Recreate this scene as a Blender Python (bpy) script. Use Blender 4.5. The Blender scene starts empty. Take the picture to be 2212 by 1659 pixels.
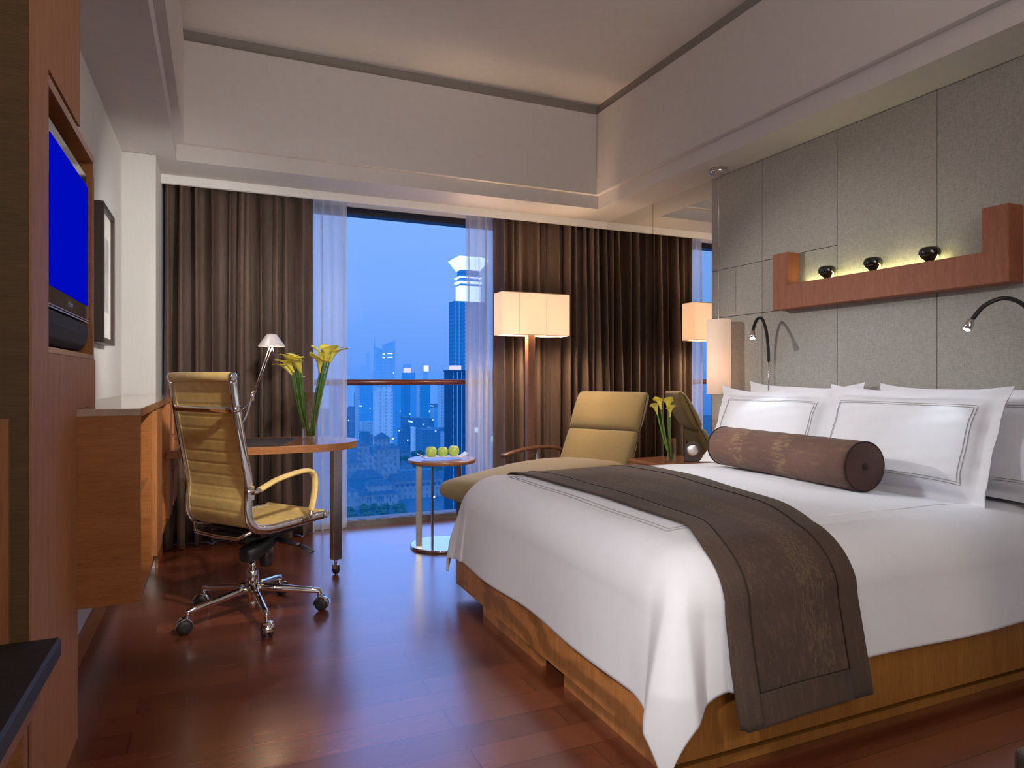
import bpy, bmesh, math, random
from math import sin, cos, pi, hypot, radians, atan2
from mathutils import Vector, Matrix
random.seed(7)
col = bpy.context.scene.collection
R = random.random

# ------------------------------------------------------------------ materials
def nt(name):
    m = bpy.data.materials.new(name); m.use_nodes = True
    t = m.node_tree; return m, t, t.nodes['Principled BSDF']
def coords(t, scale=(1, 1, 1), kind='Object', rot=(0, 0, 0)):
    tc = t.nodes.new('ShaderNodeTexCoord'); mp = t.nodes.new('ShaderNodeMapping')
    mp.inputs['Scale'].default_value = scale; mp.inputs['Rotation'].default_value = rot
    t.links.new(tc.outputs[kind], mp.inputs[0]); return mp.outputs[0]
def noise(t, vec, scale, detail=4, rough=.55, dist=0):
    n = t.nodes.new('ShaderNodeTexNoise'); n.inputs['Scale'].default_value = scale
    n.inputs['Detail'].default_value = detail; n.inputs['Roughness'].default_value = rough
    n.inputs['Distortion'].default_value = dist
    t.links.new(vec, n.inputs['Vector']); return n.outputs['Fac']
def ramp(t, fac, stops):
    r = t.nodes.new('ShaderNodeValToRGB'); e = r.color_ramp.elements
    while len(e) < len(stops): e.new(.5)
    for i, (p, c) in enumerate(stops):
        e[i].position = p; e[i].color = (*c, 1)
    t.links.new(fac, r.inputs[0]); return r.outputs[0]
def mixc(t, a, b, fac, mode='MIX'):
    m = t.nodes.new('ShaderNodeMix'); m.data_type = 'RGBA'; m.blend_type = mode
    for s, v in ((m.inputs['Factor'], fac), (m.inputs[6], a), (m.inputs[7], b)):
        if hasattr(v, 'is_linked'): t.links.new(v, s)
        elif isinstance(v, (int, float)): s.default_value = v
        else: s.default_value = (*v, 1)
    return m.outputs[2]
def bump(t, b, h, strength=.3, dist=.002):
    n = t.nodes.new('ShaderNodeBump'); n.inputs['Strength'].default_value = strength
    n.inputs['Distance'].default_value = dist
    t.links.new(h, n.inputs['Height']); t.links.new(n.outputs[0], b.inputs['Normal'])
def plain(name, c, rough=.5, metal=0, var=.06, coat=0, spec=.5, scale=18, emis=None, es=0, sheen=0):
    m, t, b = nt(name)
    n = noise(t, coords(t), scale)
    d = tuple(x * (1 - var * 2) for x in c); u = tuple(min(1, x * (1 + var)) for x in c)
    t.links.new(ramp(t, n, [(.3, d), (.7, u)]), b.inputs['Base Color'])
    b.inputs['Roughness'].default_value = rough; b.inputs['Metallic'].default_value = metal
    b.inputs['Coat Weight'].default_value = coat; b.inputs['Coat Roughness'].default_value = .12
    b.inputs['Specular IOR Level'].default_value = spec
    b.inputs['Sheen Weight'].default_value = sheen
    if emis: b.inputs['Emission Color'].default_value = (*emis, 1); b.inputs['Emission Strength'].default_value = es
    return m
def wood(name, dark, light, grain='Z', rough=.35, coat=.3, figure=0., gs=1.):
    m, t, b = nt(name)
    sc = {'X': (1.2, 14, 14), 'Y': (14, 1.2, 14), 'Z': (14, 14, 1.2)}[grain]
    sc = tuple(s * gs for s in sc)
    v = coords(t, sc)
    n1 = noise(t, v, 2.2, 6, .6, .3)
    n2 = noise(t, coords(t, tuple(s * 5 for s in sc)), 3, 3)
    c = ramp(t, n1, [(.25, dark), (.75, light)])
    g = ramp(t, n2, [(.3, (.78, .78, .78)), (.7, (1.08, 1.08, 1.08))])
    c = mixc(t, c, g, 1., 'MULTIPLY')
    if figure:
        w = t.nodes.new('ShaderNodeTexWave'); w.inputs['Scale'].default_value = 5.5
        w.inputs['Distortion'].default_value = 9; w.inputs['Detail'].default_value = 3
        w.inputs['Detail Scale'].default_value = .7
        t.links.new(coords(t, (.5, .55, 1.6), rot=(.5, .2, .3)), w.inputs['Vector'])
        f = ramp(t, w.outputs['Fac'], [(.2, (1 - figure,) * 3), (.8, (1.12,) * 3)])
        c = mixc(t, c, f, 1., 'MULTIPLY')
    t.links.new(c, b.inputs['Base Color'])
    b.inputs['Roughness'].default_value = rough; b.inputs['Coat Weight'].default_value = coat
    b.inputs['Coat Roughness'].default_value = .15
    return m
def linen(name, c, s=220, var=.18, rough=.9, sheen=.1, st=.3, tex=.06):
    m, t, b = nt(name)
    a = noise(t, coords(t, (1, tex, 1), rot=(0, 0, 0)), s, 2)
    a2 = noise(t, coords(t, (1, 1, tex)), s, 2)
    mx = t.nodes.new('ShaderNodeMath'); mx.operation = 'ADD'
    t.links.new(a, mx.inputs[0]); t.links.new(a2, mx.inputs[1])
    ml = t.nodes.new('ShaderNodeMath'); ml.operation = 'MULTIPLY'; ml.inputs[1].default_value = .5
    t.links.new(mx.outputs[0], ml.inputs[0])
    t.links.new(ramp(t, ml.outputs[0], [(.38, tuple(x * (1 - var) for x in c)), (.62, tuple(min(1, x * (1 + var)) for x in c))]), b.inputs['Base Color'])
    b.inputs['Roughness'].default_value = rough; b.inputs['Sheen Weight'].default_value = sheen
    bump(t, b, ml.outputs[0], st, .001)
    return m
M = {}
M['wood'] = wood('warm_cherry_veneer', (.36, .132, .042), (.50, .205, .072), 'Y', .32, .25)
M['woodv'] = wood('warm_cherry_veneer_vertical', (.36, .134, .046), (.48, .200, .074), 'Z', .34, .2)
M['wooddark'] = wood('dark_fabric_grained_veneer', (.11, .058, .018), (.165, .09, .030), 'X', .6, .0)
M['tower'] = wood('tower_side_veneer', (.38, .150, .060), (.50, .215, .092), 'Z', .55, .0)
M['woodend'] = wood('cabinet_end_veneer', (.33, .118, .032), (.46, .175, .052), 'X', .3, .25)
M['bedfig'] = wood('figured_bed_veneer', (.44, .165, .045), (.68, .30, .095), 'Z', .33, .3, .36)
M['bedside'] = wood('bed_side_veneer', (.30, .12, .022), (.42, .175, .035), 'Z', .4, .12)
M['shelf'] = wood('ribbed_reddish_veneer', (.28, .085, .04), (.38, .13, .06), 'Z', .62, .0, gs=1.6)
M['tabletop'] = wood('table_veneer', (.30, .115, .055), (.42, .17, .08), 'X', .22, .5)
M['deskedge'] = wood('desk_veneer', (.33, .13, .05), (.45, .19, .075), 'X', .2, .5)
M['polewood'] = wood('lamp_pole_wood', (.16, .065, .03), (.23, .095, .045), 'Z', .4, .2)
M['rail'] = wood('dark_red_handrail', (.16, .032, .016), (.24, .05, .025), 'X', .25, .5)
M['gloss_top'] = plain('polished_cabinet_top', (.50, .36, .27), .12, coat=.8)
M['paint'] = plain('white_paint', (.80, .78, .76), .8, var=.015)
M['ceil'] = plain('ceiling_paint', (.56, .52, .505), .85, var=.015)
M['groove'] = plain('grey_recess_trim', (.24, .21, .19), .8, var=.03)  # dark grey-brown paint of the recessed ceiling trim
M['wallpaper'] = linen('pale_wallpaper', (.68, .67, .64), 160, .022, .9, 0, .1)
M['headwall'] = linen('grey_linen_wall_panel', (.37, .352, .315), 420, .17, .7, .05, .15, .11)
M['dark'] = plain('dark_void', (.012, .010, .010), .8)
M['chrome'] = plain('polished_chrome', (.82, .80, .78), .07, 1, var=.02)
M['steel'] = plain('brushed_steel', (.62, .58, .53), .3, 1, var=.08)
M['satin'] = plain('satin_silver', (.75, .75, .76), .3, 1, var=.03)
M['blackp'] = plain('black_plastic', (.016, .016, .017), .42)
M['blackg'] = plain('gloss_black', (.008, .008, .009), .08, coat=.6)
M['speaker'] = plain('dark_speaker_cloth', (.030, .030, .038), .75, scale=300)
M['leather'] = plain('tan_olive_leather', (.66, .47, .18), .42, var=.08, scale=26, coat=.08)
M['olive'] = linen('olive_wool_upholstery', (.29, .222, .100), 420, .10, .85, .35, .2)
M['cotton'] = plain('white_cotton', (.82, .82, .87), .85, var=.01, sheen=.05, spec=.1)
M['grey_thread'] = plain('grey_embroidery', (.42, .40, .39), .8)
M['white_thread'] = plain('white_stitching', (.93, .92, .94), .8)
M['stone'] = plain('black_slate', (.018, .018, .020), .55, var=.3, scale=60)
M['stonebev'] = plain('blue_black_slate_edge', (.030, .032, .045), .4, var=.2, scale=60)
M['leatherpad'] = plain('black_desk_leather', (.020, .019, .021), .5, var=.2)
M['frame'] = plain('dark_brown_frame', (.060, .038, .030), .4)
M['mat'] = plain('cream_mount', (.72, .70, .66), .8)
M['print'] = plain('pale_grey_print', (.50, .49, .47), .5, var=.2, scale=7)
M['ceramic'] = plain('white_ceramic', (.85, .84, .83), .18, coat=.5)
M['darkceramic'] = plain('black_lacquer_bowl', (.010, .009, .007), .10, coat=1.)
M['apple'] = plain('green_apple', (.58, .78, .17), .3, var=.12, coat=.3, scale=9)
M['stem'] = plain('flower_stem', (.12, .26, .035), .45, var=.2, scale=30)
M['petal'] = plain('yellow_calla_petal', (.86, .76, .13), .5, var=.10, scale=24, emis=(.85, .72, .08), es=.04)  # faint yellow glow put into the petal colour
M['spadix'] = plain('orange_spadix', (.75, .42, .03), .6)
M['raffia'] = plain('pale_raffia', (.72, .66, .42), .7)
M['ottoman'] = linen('grey_ottoman', (.13, .115, .10), 400, .15)
M['silver'] = plain('silver_dial', (.8, .8, .8), .25, 1)
M['brown_thread'] = plain('dark_brown_piping', (.022, .010, .008), .8)
M['rubber'] = plain('black_rubber', (.010, .010, .010), .6)

# runner / bolster fabric : brown with a streaky olive band
def streak(name, c1, c2, scl=(3, 40, 3), bands=None):
    m, t, b = nt(name)
    n = noise(t, coords(t, scl), 3, 5, .65); n2 = noise(t, coords(t), 2.4, 3)
    f = noise(t, coords(t), 500, 2)
    c = mixc(t, c1, c2, ramp(t, n, [(.52, (0, 0, 0)), (.66, (1, 1, 1))]))
    if bands:
        ax_, cs_, wd_ = bands; tc = t.nodes.new('ShaderNodeTexCoord'); sp = t.nodes.new('ShaderNodeSeparateXYZ'); t.links.new(tc.outputs['Object'], sp.inputs[0])
        for c0 in cs_:
            a_ = t.nodes.new('ShaderNodeMath'); a_.operation = 'COMPARE'; a_.inputs[1].default_value = c0; a_.inputs[2].default_value = wd_
            t.links.new(sp.outputs[ax_], a_.inputs[0])
            nn = noise(t, coords(t, (110, 110, 9) if ax_ == 0 else (70, 12, 70)), 1.4, 3, .6)
            mm = t.nodes.new('ShaderNodeMath'); mm.operation = 'MULTIPLY'; t.links.new(a_.outputs[0], mm.inputs[0]); t.links.new(ramp(t, nn, [(.50, (0, 0, 0)), (.58, (1, 1, 1))]), mm.inputs[1])
            c = mixc(t, c, tuple(x * y for x, y in zip(c2, (1.22, 1.32, 1.22))), mm.outputs[0])
    c = mixc(t, c, ramp(t, n2, [(.35, (.75, .75, .75)), (.65, (1.15, 1.12, 1.08))]), 1., 'MULTIPLY')
    c = mixc(t, c, ramp(t, f, [(.35, (.8, .8, .8)), (.65, (1.15, 1.15, 1.15))]), 1., 'MULTIPLY')
    t.links.new(c, b.inputs['Base Color']); b.inputs['Roughness'].default_value = .85
    b.inputs['Sheen Weight'].default_value = .06
    bump(t, b, f, .25, .001); return m
M['runner'] = streak('brown_runner_silk', (.078, .044, .034), (.112, .070, .042), (26, 26, 2.2), (0, (-.035,), .05))
M['runner_border'] = streak('runner_border', (.080, .050, .036), (.105, .068, .043), (30, 3, 3))
M['bolster'] = streak('bolster_silk', (.150, .076, .056), (.20, .115, .070), (20, 2.5, 20), (1, (.25, -.07), .050))
M['curtain'] = None
def curtain_mat():
    m, t, b = nt('brown_velvet_drape')
    n = noise(t, coords(t, (120, 120, 6)), 2.5, 4, .6); n2 = noise(t, coords(t, (6, 6, .8)), 2, 3)
    c = ramp(t, n, [(.35, (.088, .056, .043)), (.68, (.138, .090, .068))])
    c = mixc(t, c, ramp(t, n2, [(.3, (.75, .75, .75)), (.7, (1.2, 1.2, 1.2))]), 1., 'MULTIPLY')
    t.links.new(c, b.inputs['Base Color']); b.inputs['Roughness'].default_value = .7
    b.inputs['Sheen Weight'].default_value = .18; b.inputs['Sheen Roughness'].default_value = .4
    b.inputs['Sheen Tint'].default_value = (.8, .6, .45, 1)
    return m
M['curtain'] = curtain_mat()
def sheer_mat():
    m, t, b = nt('white_sheer_voile'); t.nodes.remove(b)
    out = t.nodes['Material Output']
    tr = t.nodes.new('ShaderNodeBsdfTransparent'); tl = t.nodes.new('ShaderNodeBsdfTranslucent')
    df = t.nodes.new('ShaderNodeBsdfDiffuse'); m1 = t.nodes.new('ShaderNodeMixShader'); m2 = t.nodes.new('ShaderNodeMixShader')
    tl.inputs[0].default_value = (.92, .92, .97, 1); df.inputs[0].default_value = (.92, .91, .95, 1)
    m1.inputs[0].default_value = .62
    t.links.new(tl.outputs[0], m1.inputs[1]); t.links.new(df.outputs[0], m1.inputs[2])
    # denser where the cloth is seen edge-on (folds)
    lw = t.nodes.new('ShaderNodeLayerWeight'); lw.inputs[0].default_value = .35
    r = t.nodes.new('ShaderNodeMapRange'); r.inputs[3].default_value = .50; r.inputs[4].default_value = .97
    t.links.new(lw.outputs['Facing'], r.inputs[0]); t.links.new(r.outputs[0], m2.inputs[0])
    t.links.new(tr.outputs[0], m2.inputs[1]); t.links.new(m1.outputs[0], m2.inputs[2])
    t.links.new(m2.outputs[0], out.inputs[0]); return m
M['sheer'] = sheer_mat()
def glass_mat(name, tint=(1, 1, 1), fres=1.45, gl=1.):
    m, t, b = nt(name); t.nodes.remove(b); out = t.nodes['Material Output']
    tr = t.nodes.new('ShaderNodeBsdfTransparent'); tr.inputs[0].default_value = (*tint, 1)
    g = t.nodes.new('ShaderNodeBsdfGlossy'); g.inputs['Roughness'].default_value = .01
    f = t.nodes.new('ShaderNodeLayerWeight'); f.inputs[0].default_value = .3
    k = t.nodes.new('ShaderNodeMath'); k.operation = 'MULTIPLY'; k.inputs[1].default_value = gl
    x = t.nodes.new('ShaderNodeMixShader')
    t.links.new(f.outputs[0], k.inputs[0]); t.links.new(k.outputs[0], x.inputs[0])
    t.links.new(tr.outputs[0], x.inputs[1]); t.links.new(g.outputs[0], x.inputs[2])
    t.links.new(x.outputs[0], out.inputs[0]); return m
M['pane'] = glass_mat('window_glass', (.97, .985, 1), 1.45, .04)
M['vase'] = glass_mat('clear_vase_glass', (.985, .99, .99), 1.5, .5)
def mirror_mat():
    m, t, b = nt('silvered_mirror')
    b.inputs['Base Color'].default_value = (.86, .87, .84, 1); b.inputs['Metallic'].default_value = 1
    b.inputs['Roughness'].default_value = 0; return m
M['mirror'] = mirror_mat()
def emit(name, c, s):
    m, t, b = nt(name); b.inputs['Base Color'].default_value = (*[min(1, x) for x in c], 1)
    b.inputs['Emission Color'].default_value = (*c, 1); b.inputs['Emission Strength'].default_value = s
    b.inputs['Roughness'].default_value = .5; return m
M['bulb'] = emit('warm_bulb', (1, .72, .42), 9)
M['led'] = emit('cool_led', (.55, .8, 1), 60)
M['ledstrip'] = emit('shelf_light_strip', (1, .95, .40), 14)
M['sign'] = emit('lit_sign', (.8, .9, 1), 3)
M['starlight'] = emit('street_light_head', (1, .95, .85), 60)
def shade(name, c, es, ec, strings=True, lo=.7):
    m, t, b = nt(name); out = t.nodes['Material Output']
    n = noise(t, coords(t, (90, 90, 1)), 3, 3)
    cc = ramp(t, n, [(.3, tuple(x * .93 for x in c)), (.7, c)])
    t.links.new(cc, b.inputs['Base Color']); b.inputs['Roughness'].default_value = .8
    tl = t.nodes.new('ShaderNodeBsdfTranslucent'); t.links.new(cc, tl.inputs[0])
    mx = t.nodes.new('ShaderNodeMixShader'); mx.inputs[0].default_value = .22
    b.inputs['Emission Color'].default_value = (*ec, 1); b.inputs['Emission Strength'].default_value = es
    t.links.new(b.outputs[0], mx.inputs[1]); t.links.new(tl.outputs[0], mx.inputs[2])
    t.links.new(mx.outputs[0], out.inputs[0]); return m
M['lampshade'] = shade('cream_fabric_shade', (.85, .72, .60), .62, (1, .66, .42))
M['pendshade'] = shade('pale_fabric_shade', (.85, .76, .68), .36, (1, .66, .46))
M['deskshade'] = plain('grey_metal_shade', (.62, .58, .60), .4, .2)
def floor_mat():
    m, t, b = nt('reddish_brown_plank_floor')
    v = coords(t)
    br = t.nodes.new('ShaderNodeTexBrick'); br.offset = .37; br.squash = 1
    br.inputs['Scale'].default_value = 1; br.inputs['Brick Width'].default_value = .92
    br.inputs['Row Height'].default_value = .125; br.inputs['Mortar Size'].default_value = .0014
    br.inputs['Mortar Smooth'].default_value = .2; br.inputs['Bias'].default_value = 0
    br.inputs['Color1'].default_value = (.125, .027, .012, 1); br.inputs['Color2'].default_value = (.225, .060, .025, 1)
    br.inputs['Mortar'].default_value = (.02, .006, .004, 1)
    t.links.new(v, br.inputs['Vector'])
    n = noise(t, coords(t, (1.5, 22, 1)), 3, 6, .6, .2); n2 = noise(t, coords(t), 1.1, 2)
    c = mixc(t, br.outputs['Color'], ramp(t, n, [(.3, (.84, .83, .82)), (.7, (1.1, 1.09, 1.07))]), 1., 'MULTIPLY')
    c = mixc(t, c, ramp(t, n2, [(.3, (.88, .85, .85)), (.7, (1.1, 1.1, 1.1))]), 1., 'MULTIPLY')
    t.links.new(c, b.inputs['Base Color'])
    rr = t.nodes.new('ShaderNodeMapRange'); rr.inputs[3].default_value = .22; rr.inputs[4].default_value = .30
    t.links.new(n, rr.inputs[0]); t.links.new(rr.outputs[0], b.inputs['Roughness'])
    b.inputs['Coat Weight'].default_value = 1; b.inputs['Coat Roughness'].default_value = .22; b.inputs['Coat IOR'].default_value = 1.7
    b.inputs['Specular IOR Level'].default_value = .6
    bump(t, b, br.outputs['Fac'], -.5, .0012)
    t.links.new(b.inputs['Normal'].links[0].from_socket, b.inputs['Coat Normal']); return m
M['floor'] = floor_mat()
def screen_mat():
    m, t, b = nt('blue_screen')
    tc = t.nodes.new('ShaderNodeTexCoord'); sp = t.nodes.new('ShaderNodeSeparateXYZ')
    b.inputs['Base Color'].default_value = (0, 0, .01, 1); b.inputs['Roughness'].default_value = .6; b.inputs['Specular IOR Level'].default_value = 0
    b.inputs['Emission Color'].default_value = (0, .003, .48, 1); b.inputs['Emission Strength'].default_value = 1.
    return m
M['screen'] = screen_mat()

# ------------------------------------------------------------------ mesh helpers
class MB:
    def __init__(s): s.v = []; s.f = []; s.sm = []
    def add(s, vs, fs, smooth=False):
        o = len(s.v); s.v += [tuple(p) for p in vs]
        for f in fs: s.f.append([o + i for i in f]); s.sm.append(smooth)
        return s
    def box(s, a, b, mat=None):
        x0, y0, z0 = a; x1, y1, z1 = b
        vs = [(x, y, z) for z in (z0, z1) for y in (y0, y1) for x in (x0, x1)]
        if mat: vs = [mat @ Vector(p) for p in vs]
        return s.add(vs, [(0, 2, 3, 1), (4, 5, 7, 6), (0, 1, 5, 4), (2, 6, 7, 3), (0, 4, 6, 2), (1, 3, 7, 5)])
    def prism(s, pts, z0, z1):
        n = len(pts)
        vs = [(p[0], p[1], z0) for p in pts] + [(p[0], p[1], z1) for p in pts]
        return s.add(vs, [list(range(n))[::-1], list(range(n, 2 * n))] + [(i, (i + 1) % n, n + (i + 1) % n, n + i) for i in range(n)])
    def lathe(s, prof, c=(0, 0, 0), n=32, mat=None, cap=True):
        vs = []
        for r, z in prof:
            for k in range(n):
                a = 2 * pi * k / n; vs.append(Vector((r * cos(a), r * sin(a), z)))
        if mat: vs = [mat @ p for p in vs]
        vs = [p + Vector(c) for p in vs]
        fs = []
        for i in range(len(prof) - 1):
            for k in range(n):
                k2 = (k + 1) % n
                fs.append((i * n + k, i * n + k2, (i + 1) * n + k2, (i + 1) * n + k))
        s.add(vs, fs, True)
        if cap:
            o = len(s.v) - len(vs)
            s.f.append([o + k for k in range(n)][::-1]); s.sm.append(False)
            s.f.append([o + (len(prof) - 1) * n + k for k in range(n)]); s.sm.append(False)
        return s
    def tube(s, pts, r, n=10, closed=False, flat=None, cap=True):
        """round (or flattened: flat=(normal_axis_scale, ref_vector)) tube along points; r may be a list"""
        P = [Vector(p) for p in pts]; m = len(P); rs = r if isinstance(r, (list, tuple)) else [r] * m
        ref = Vector((0, 0, 1)); vs = []
        prev = None
        for i in range(m):
            a = P[(i - 1) % m] if (i > 0 or closed) else P[i]; b = P[(i + 1) % m] if (i < m - 1 or closed) else P[i]
            d = (b - a).normalized()
            if flat: u = Vector(flat[1]).normalized()
            elif prev is None:
                u = d.cross(ref)
                if u.length < .05: u = d.cross(Vector((1, 0, 0)))
            else: u = prev - d * prev.dot(d)
            u = (u - d * u.dot(d)).normalized(); prev = u; w = d.cross(u)
            ku, kw = (flat[0], flat[2]) if flat else (1, 1)
            for k in range(n):
                t = 2 * pi * k / n
                vs.append(P[i] + u * cos(t) * rs[i] * ku + w * sin(t) * rs[i] * kw)
        fs = []
        for i in range(m if closed else m - 1):
            j = (i + 1) % m
            for k in range(n): fs.append((i * n + k, i * n + (k + 1) % n, j * n + (k + 1) % n, j * n + k))
        s.add(vs, fs, True)
        if not closed and cap:
            o = len(s.v) - len(vs)
            s.f.append([o + k for k in range(n)][::-1]); s.sm.append(False)
            s.f.append([o + (m - 1) * n + k for k in range(n)]); s.sm.append(False)
        return s
    def sweep(s, st, n=28, e=4.):
        """st: list of (centre, widthvec, thickvec) half-size vectors -> superellipse sections, rounded ends"""
        vs = []
        for c, w, h in st:
            c, w, h = Vector(c), Vector(w), Vector(h)
            for k in range(n):
                t = 2 * pi * k / n; ct, sn = cos(t), sin(t)
                vs.append(c + w * math.copysign(abs(ct) ** (2 / e), ct) + h * math.copysign(abs(sn) ** (2 / e), sn))
        fs = [(i * n + k, i * n + (k + 1) % n, (i + 1) * n + (k + 1) % n, (i + 1) * n + k) for i in range(len(st) - 1) for k in range(n)]
        s.add(vs, fs, True); o = len(s.v) - len(vs)
        s.f.append([o + k for k in range(n)][::-1]); s.sm.append(True)
        s.f.append([o + (len(st) - 1) * n + k for k in range(n)]); s.sm.append(True)
        return s
    def grid(s, fn, nu, nv, smooth=True):
        vs = [fn(i / nu, j / nv) for j in range(nv + 1) for i in range(nu + 1)]
        w = nu + 1
        return s.add(vs, [(j * w + i, j * w + i + 1, (j + 1) * w + i + 1, (j + 1) * w + i) for j in range(nv) for i in range(nu)], smooth)
    def xform(s, mat):
        s.v = [tuple(mat @ Vector(p)) for p in s.v]; return s
def obj(name, mb, mat, parent=None, bevel=0, seg=2, solid=0, sub=0, angle=.6):
    me = bpy.data.meshes.new(name); me.from_pydata(mb.v, [], mb.f)
    me.polygons.foreach_set('use_smooth', mb.sm); me.update()
    bm = bmesh.new(); bm.from_mesh(me); bmesh.ops.recalc_face_normals(bm, faces=bm.faces) if not solid else None; bm.to_mesh(me); bm.free()
    me.materials.append(mat if not isinstance(mat, str) else M[mat])
    o = bpy.data.objects.new(name, me); col.objects.link(o)
    # origin at the bottom centre of its own bounds
    xs = [p[0] for p in mb.v]; ys = [p[1] for p in mb.v]; zs = [p[2] for p in mb.v]
    org = Vector(((min(xs) + max(xs)) / 2, (min(ys) + max(ys)) / 2, min(zs)))
    if parent is None:
        me.transform(Matrix.Translation(-org)); o.location = org
    else:
        wp = Vector(parent['_o']) if '_o' in parent else Vector(parent.location)
        me.transform(Matrix.Translation(-org)); o.parent = parent; o.location = org - wp
    o['_o'] = tuple(org)
    if solid:
        m = o.modifiers.new('solid', 'SOLIDIFY'); m.thickness = solid; m.offset = 0
    if bevel:
        m = o.modifiers.new('bevel', 'BEVEL'); m.width = bevel; m.segments = seg; m.limit_method = 'ANGLE'; m.angle_limit = angle
    if sub:
        m = o.modifiers.new('sub', 'SUBSURF'); m.levels = sub; m.render_levels = sub
    return o
def tag(o, label, cat, group=None, kind=None):
    o['label'] = label; o['category'] = cat
    if group: o['group'] = group
    if kind: o['kind'] = kind
    return o
def thing(name, loc, label, cat, group=None):
    o = bpy.data.objects.new(name, None); col.objects.link(o); o.location = loc; o['_o'] = tuple(loc)
    o.empty_display_size = .1
    return tag(o, label, cat, group)
def struct(name, mb, mat, label, cat='structure', bevel=0):
    o = obj(name, mb, mat, bevel=bevel); o['kind'] = 'structure'; o['label'] = label; o['category'] = cat; return o
def BX(a, b): return MB().box(a, b)
def bez(p, n=8):
    """catmull-rom through points"""
    P = [Vector(q) for q in p]; P = [P[0] * 2 - P[1]] + P + [P[-1] * 2 - P[-2]]; out = []
    for i in range(1, len(P) - 2):
        for k in range(n):
            t = k / n; a, b, c, d = P[i - 1], P[i], P[i + 1], P[i + 2]
            out.append(.5 * ((2 * b) + (c - a) * t + (2 * a - 5 * b + 4 * c - d) * t * t + (3 * b - a - 3 * c + d) * t ** 3))
    out.append(P[-2]); return out
def rot_to(d):
    return Vector((0, 0, 1)).rotation_difference(Vector(d).normalized()).to_matrix().to_4x4()

# ------------------------------------------------------------------ room shell
XL, XR, YW = -.485, 2.96, 5.09
struct('floor', BX((-1.15, -2.2, -.12), (3.2, 5.2, 0)), 'floor', 'glossy reddish brown hardwood plank floor', 'floor')
mb = MB()
mb.box((XL - .15, 1.86, 0), (XL, 5.25, 3.3)); mb.box((-1.15, 1.86, 0), (XL - .15, 2.0, 3.3))
mb.box((-1.25, -2.2, 0), (-1.1, 2.0, 3.3))
struct('wall_left', mb, 'wallpaper', 'pale papered wall behind the cabinet and picture', 'wall')
struct('wall_column', BX((XL - .02, 4.39, 0), (-.314, 5.2, 2.378)), 'wallpaper', 'square papered column between the cabinet and left drape', 'wall').name = 'wall_corner'
struct('wall_back', BX((-1.25, -2.3, 0), (3.2, -2.2, 3.3)), 'paint', 'plain wall behind the camera', 'wall')
struct('wall_right_core', BX((XR, -2.2, 0), (XR + .15, 5.25, 3.3)), 'dark', 'core of the right wall', 'wall').name = 'wall_core'
# fabric panels on the head wall (3 mm gaps)
mb = MB(); g = .0016
ys = [3.494, 3.052, 2.527, 1.999, 1.47, .94, .41, -.12, -1.2, -2.2]
for i in range(len(ys) - 1):
    y1, y0 = ys[i], ys[i + 1]
    zs = [0, .99, 1.479, 1.782, 2.378] if i < 2 else [0, 2.378]
    for k in range(len(zs) - 1): mb.box((XR - .012, y0 + g, zs[k] + g), (XR + .01, y1 - g, zs[k + 1] - g))
struct('wall_right', mb, 'headwall', 'grey linen-textured panelled wall behind the bed', 'wall')
# mirror panels
for nm, y0, y1, lb in (('mirror_panel', 3.497, 4.142, 'tall wall mirror beside the fabric panels, behind the pendant lamp'), ('mirror_panel', 4.146, 5.02, 'tall wall mirror in the corner next to the brown drape')):
    t = thing(nm, (XR, (y0 + y1) / 2, .0), lb, 'mirror', None)
    obj('mirror_glass', BX((XR - .006, y0, .0), (XR - .002, y1, 2.378)), 'mirror', t)
# ceiling : soffit ring, lip, recessed tray
mb = MB()
tx0, tx1, ty0, ty1 = -.21, 2.67, -1.3, 4.448
ux0, ux1, uy0, uy1 = -.17, 2.63, -1.26, 4.41
for a, b in (((-1.25, -2.3), (tx0, 4.785)), ((tx1, -2.3), (XR + .15, 4.785)), ((tx0, -2.3), (tx1, ty0)), ((tx0, ty1), (tx1, 4.785))):
    mb.box((a[0], a[1], 2.38), (b[0], b[1], 2.477))
for a, b in (((-1.25, -2.3), (ux0, 4.785)), ((ux1, -2.3), (XR + .15, 4.785)), ((ux0, -2.3), (ux1, uy0)), ((ux0, uy1), (ux1, 4.785))):
    mb.box((a[0], a[1], 2.478), (b[0], b[1], 3.079))
mb.box((-1.25, -2.3, 3.146), (3.2, 4.9, 3.28))
struct('ceiling', mb, 'ceil', 'stepped ceiling with a deep raised centre recess', 'ceiling')
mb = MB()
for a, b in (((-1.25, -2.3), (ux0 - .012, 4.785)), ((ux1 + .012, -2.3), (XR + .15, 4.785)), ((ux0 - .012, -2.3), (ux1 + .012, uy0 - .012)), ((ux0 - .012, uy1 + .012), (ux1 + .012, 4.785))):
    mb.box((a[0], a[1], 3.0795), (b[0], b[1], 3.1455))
struct('trim_1', mb, 'groove', 'grey recessed line around the raised ceiling recess', 'trim')
struct('trim_2', BX((-.314, 4.785, 2.325), (XR - .001, 4.81, 2.60)), 'paint', 'white pelmet board in front of the curtain track', 'trim')
struct('ceiling_pocket', BX((-.4, 4.81, 2.56), (3.2, 5.25, 2.70)), 'paint', 'white soffit above the curtain track', 'ceiling').name = 'ceiling_recess'
struct('trim_3', BX((-.314, 5.03, 2.357), (3.1, 5.049, 2.56)), 'paint', 'white board above the window head', 'trim')
# baseboards
struct('baseboard_left', BX((XL, 2.42, 0), (XL + .012, 4.39, .10)), 'wood', 'reddish wooden baseboard under the floating cabinet', 'baseboard')
struct('baseboard_column', BX((-.314, 4.38, 0), (-.302, 4.80, .10)), 'wood', 'wooden baseboard on the corner column', 'baseboard').name = 'baseboard_corner'
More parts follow.
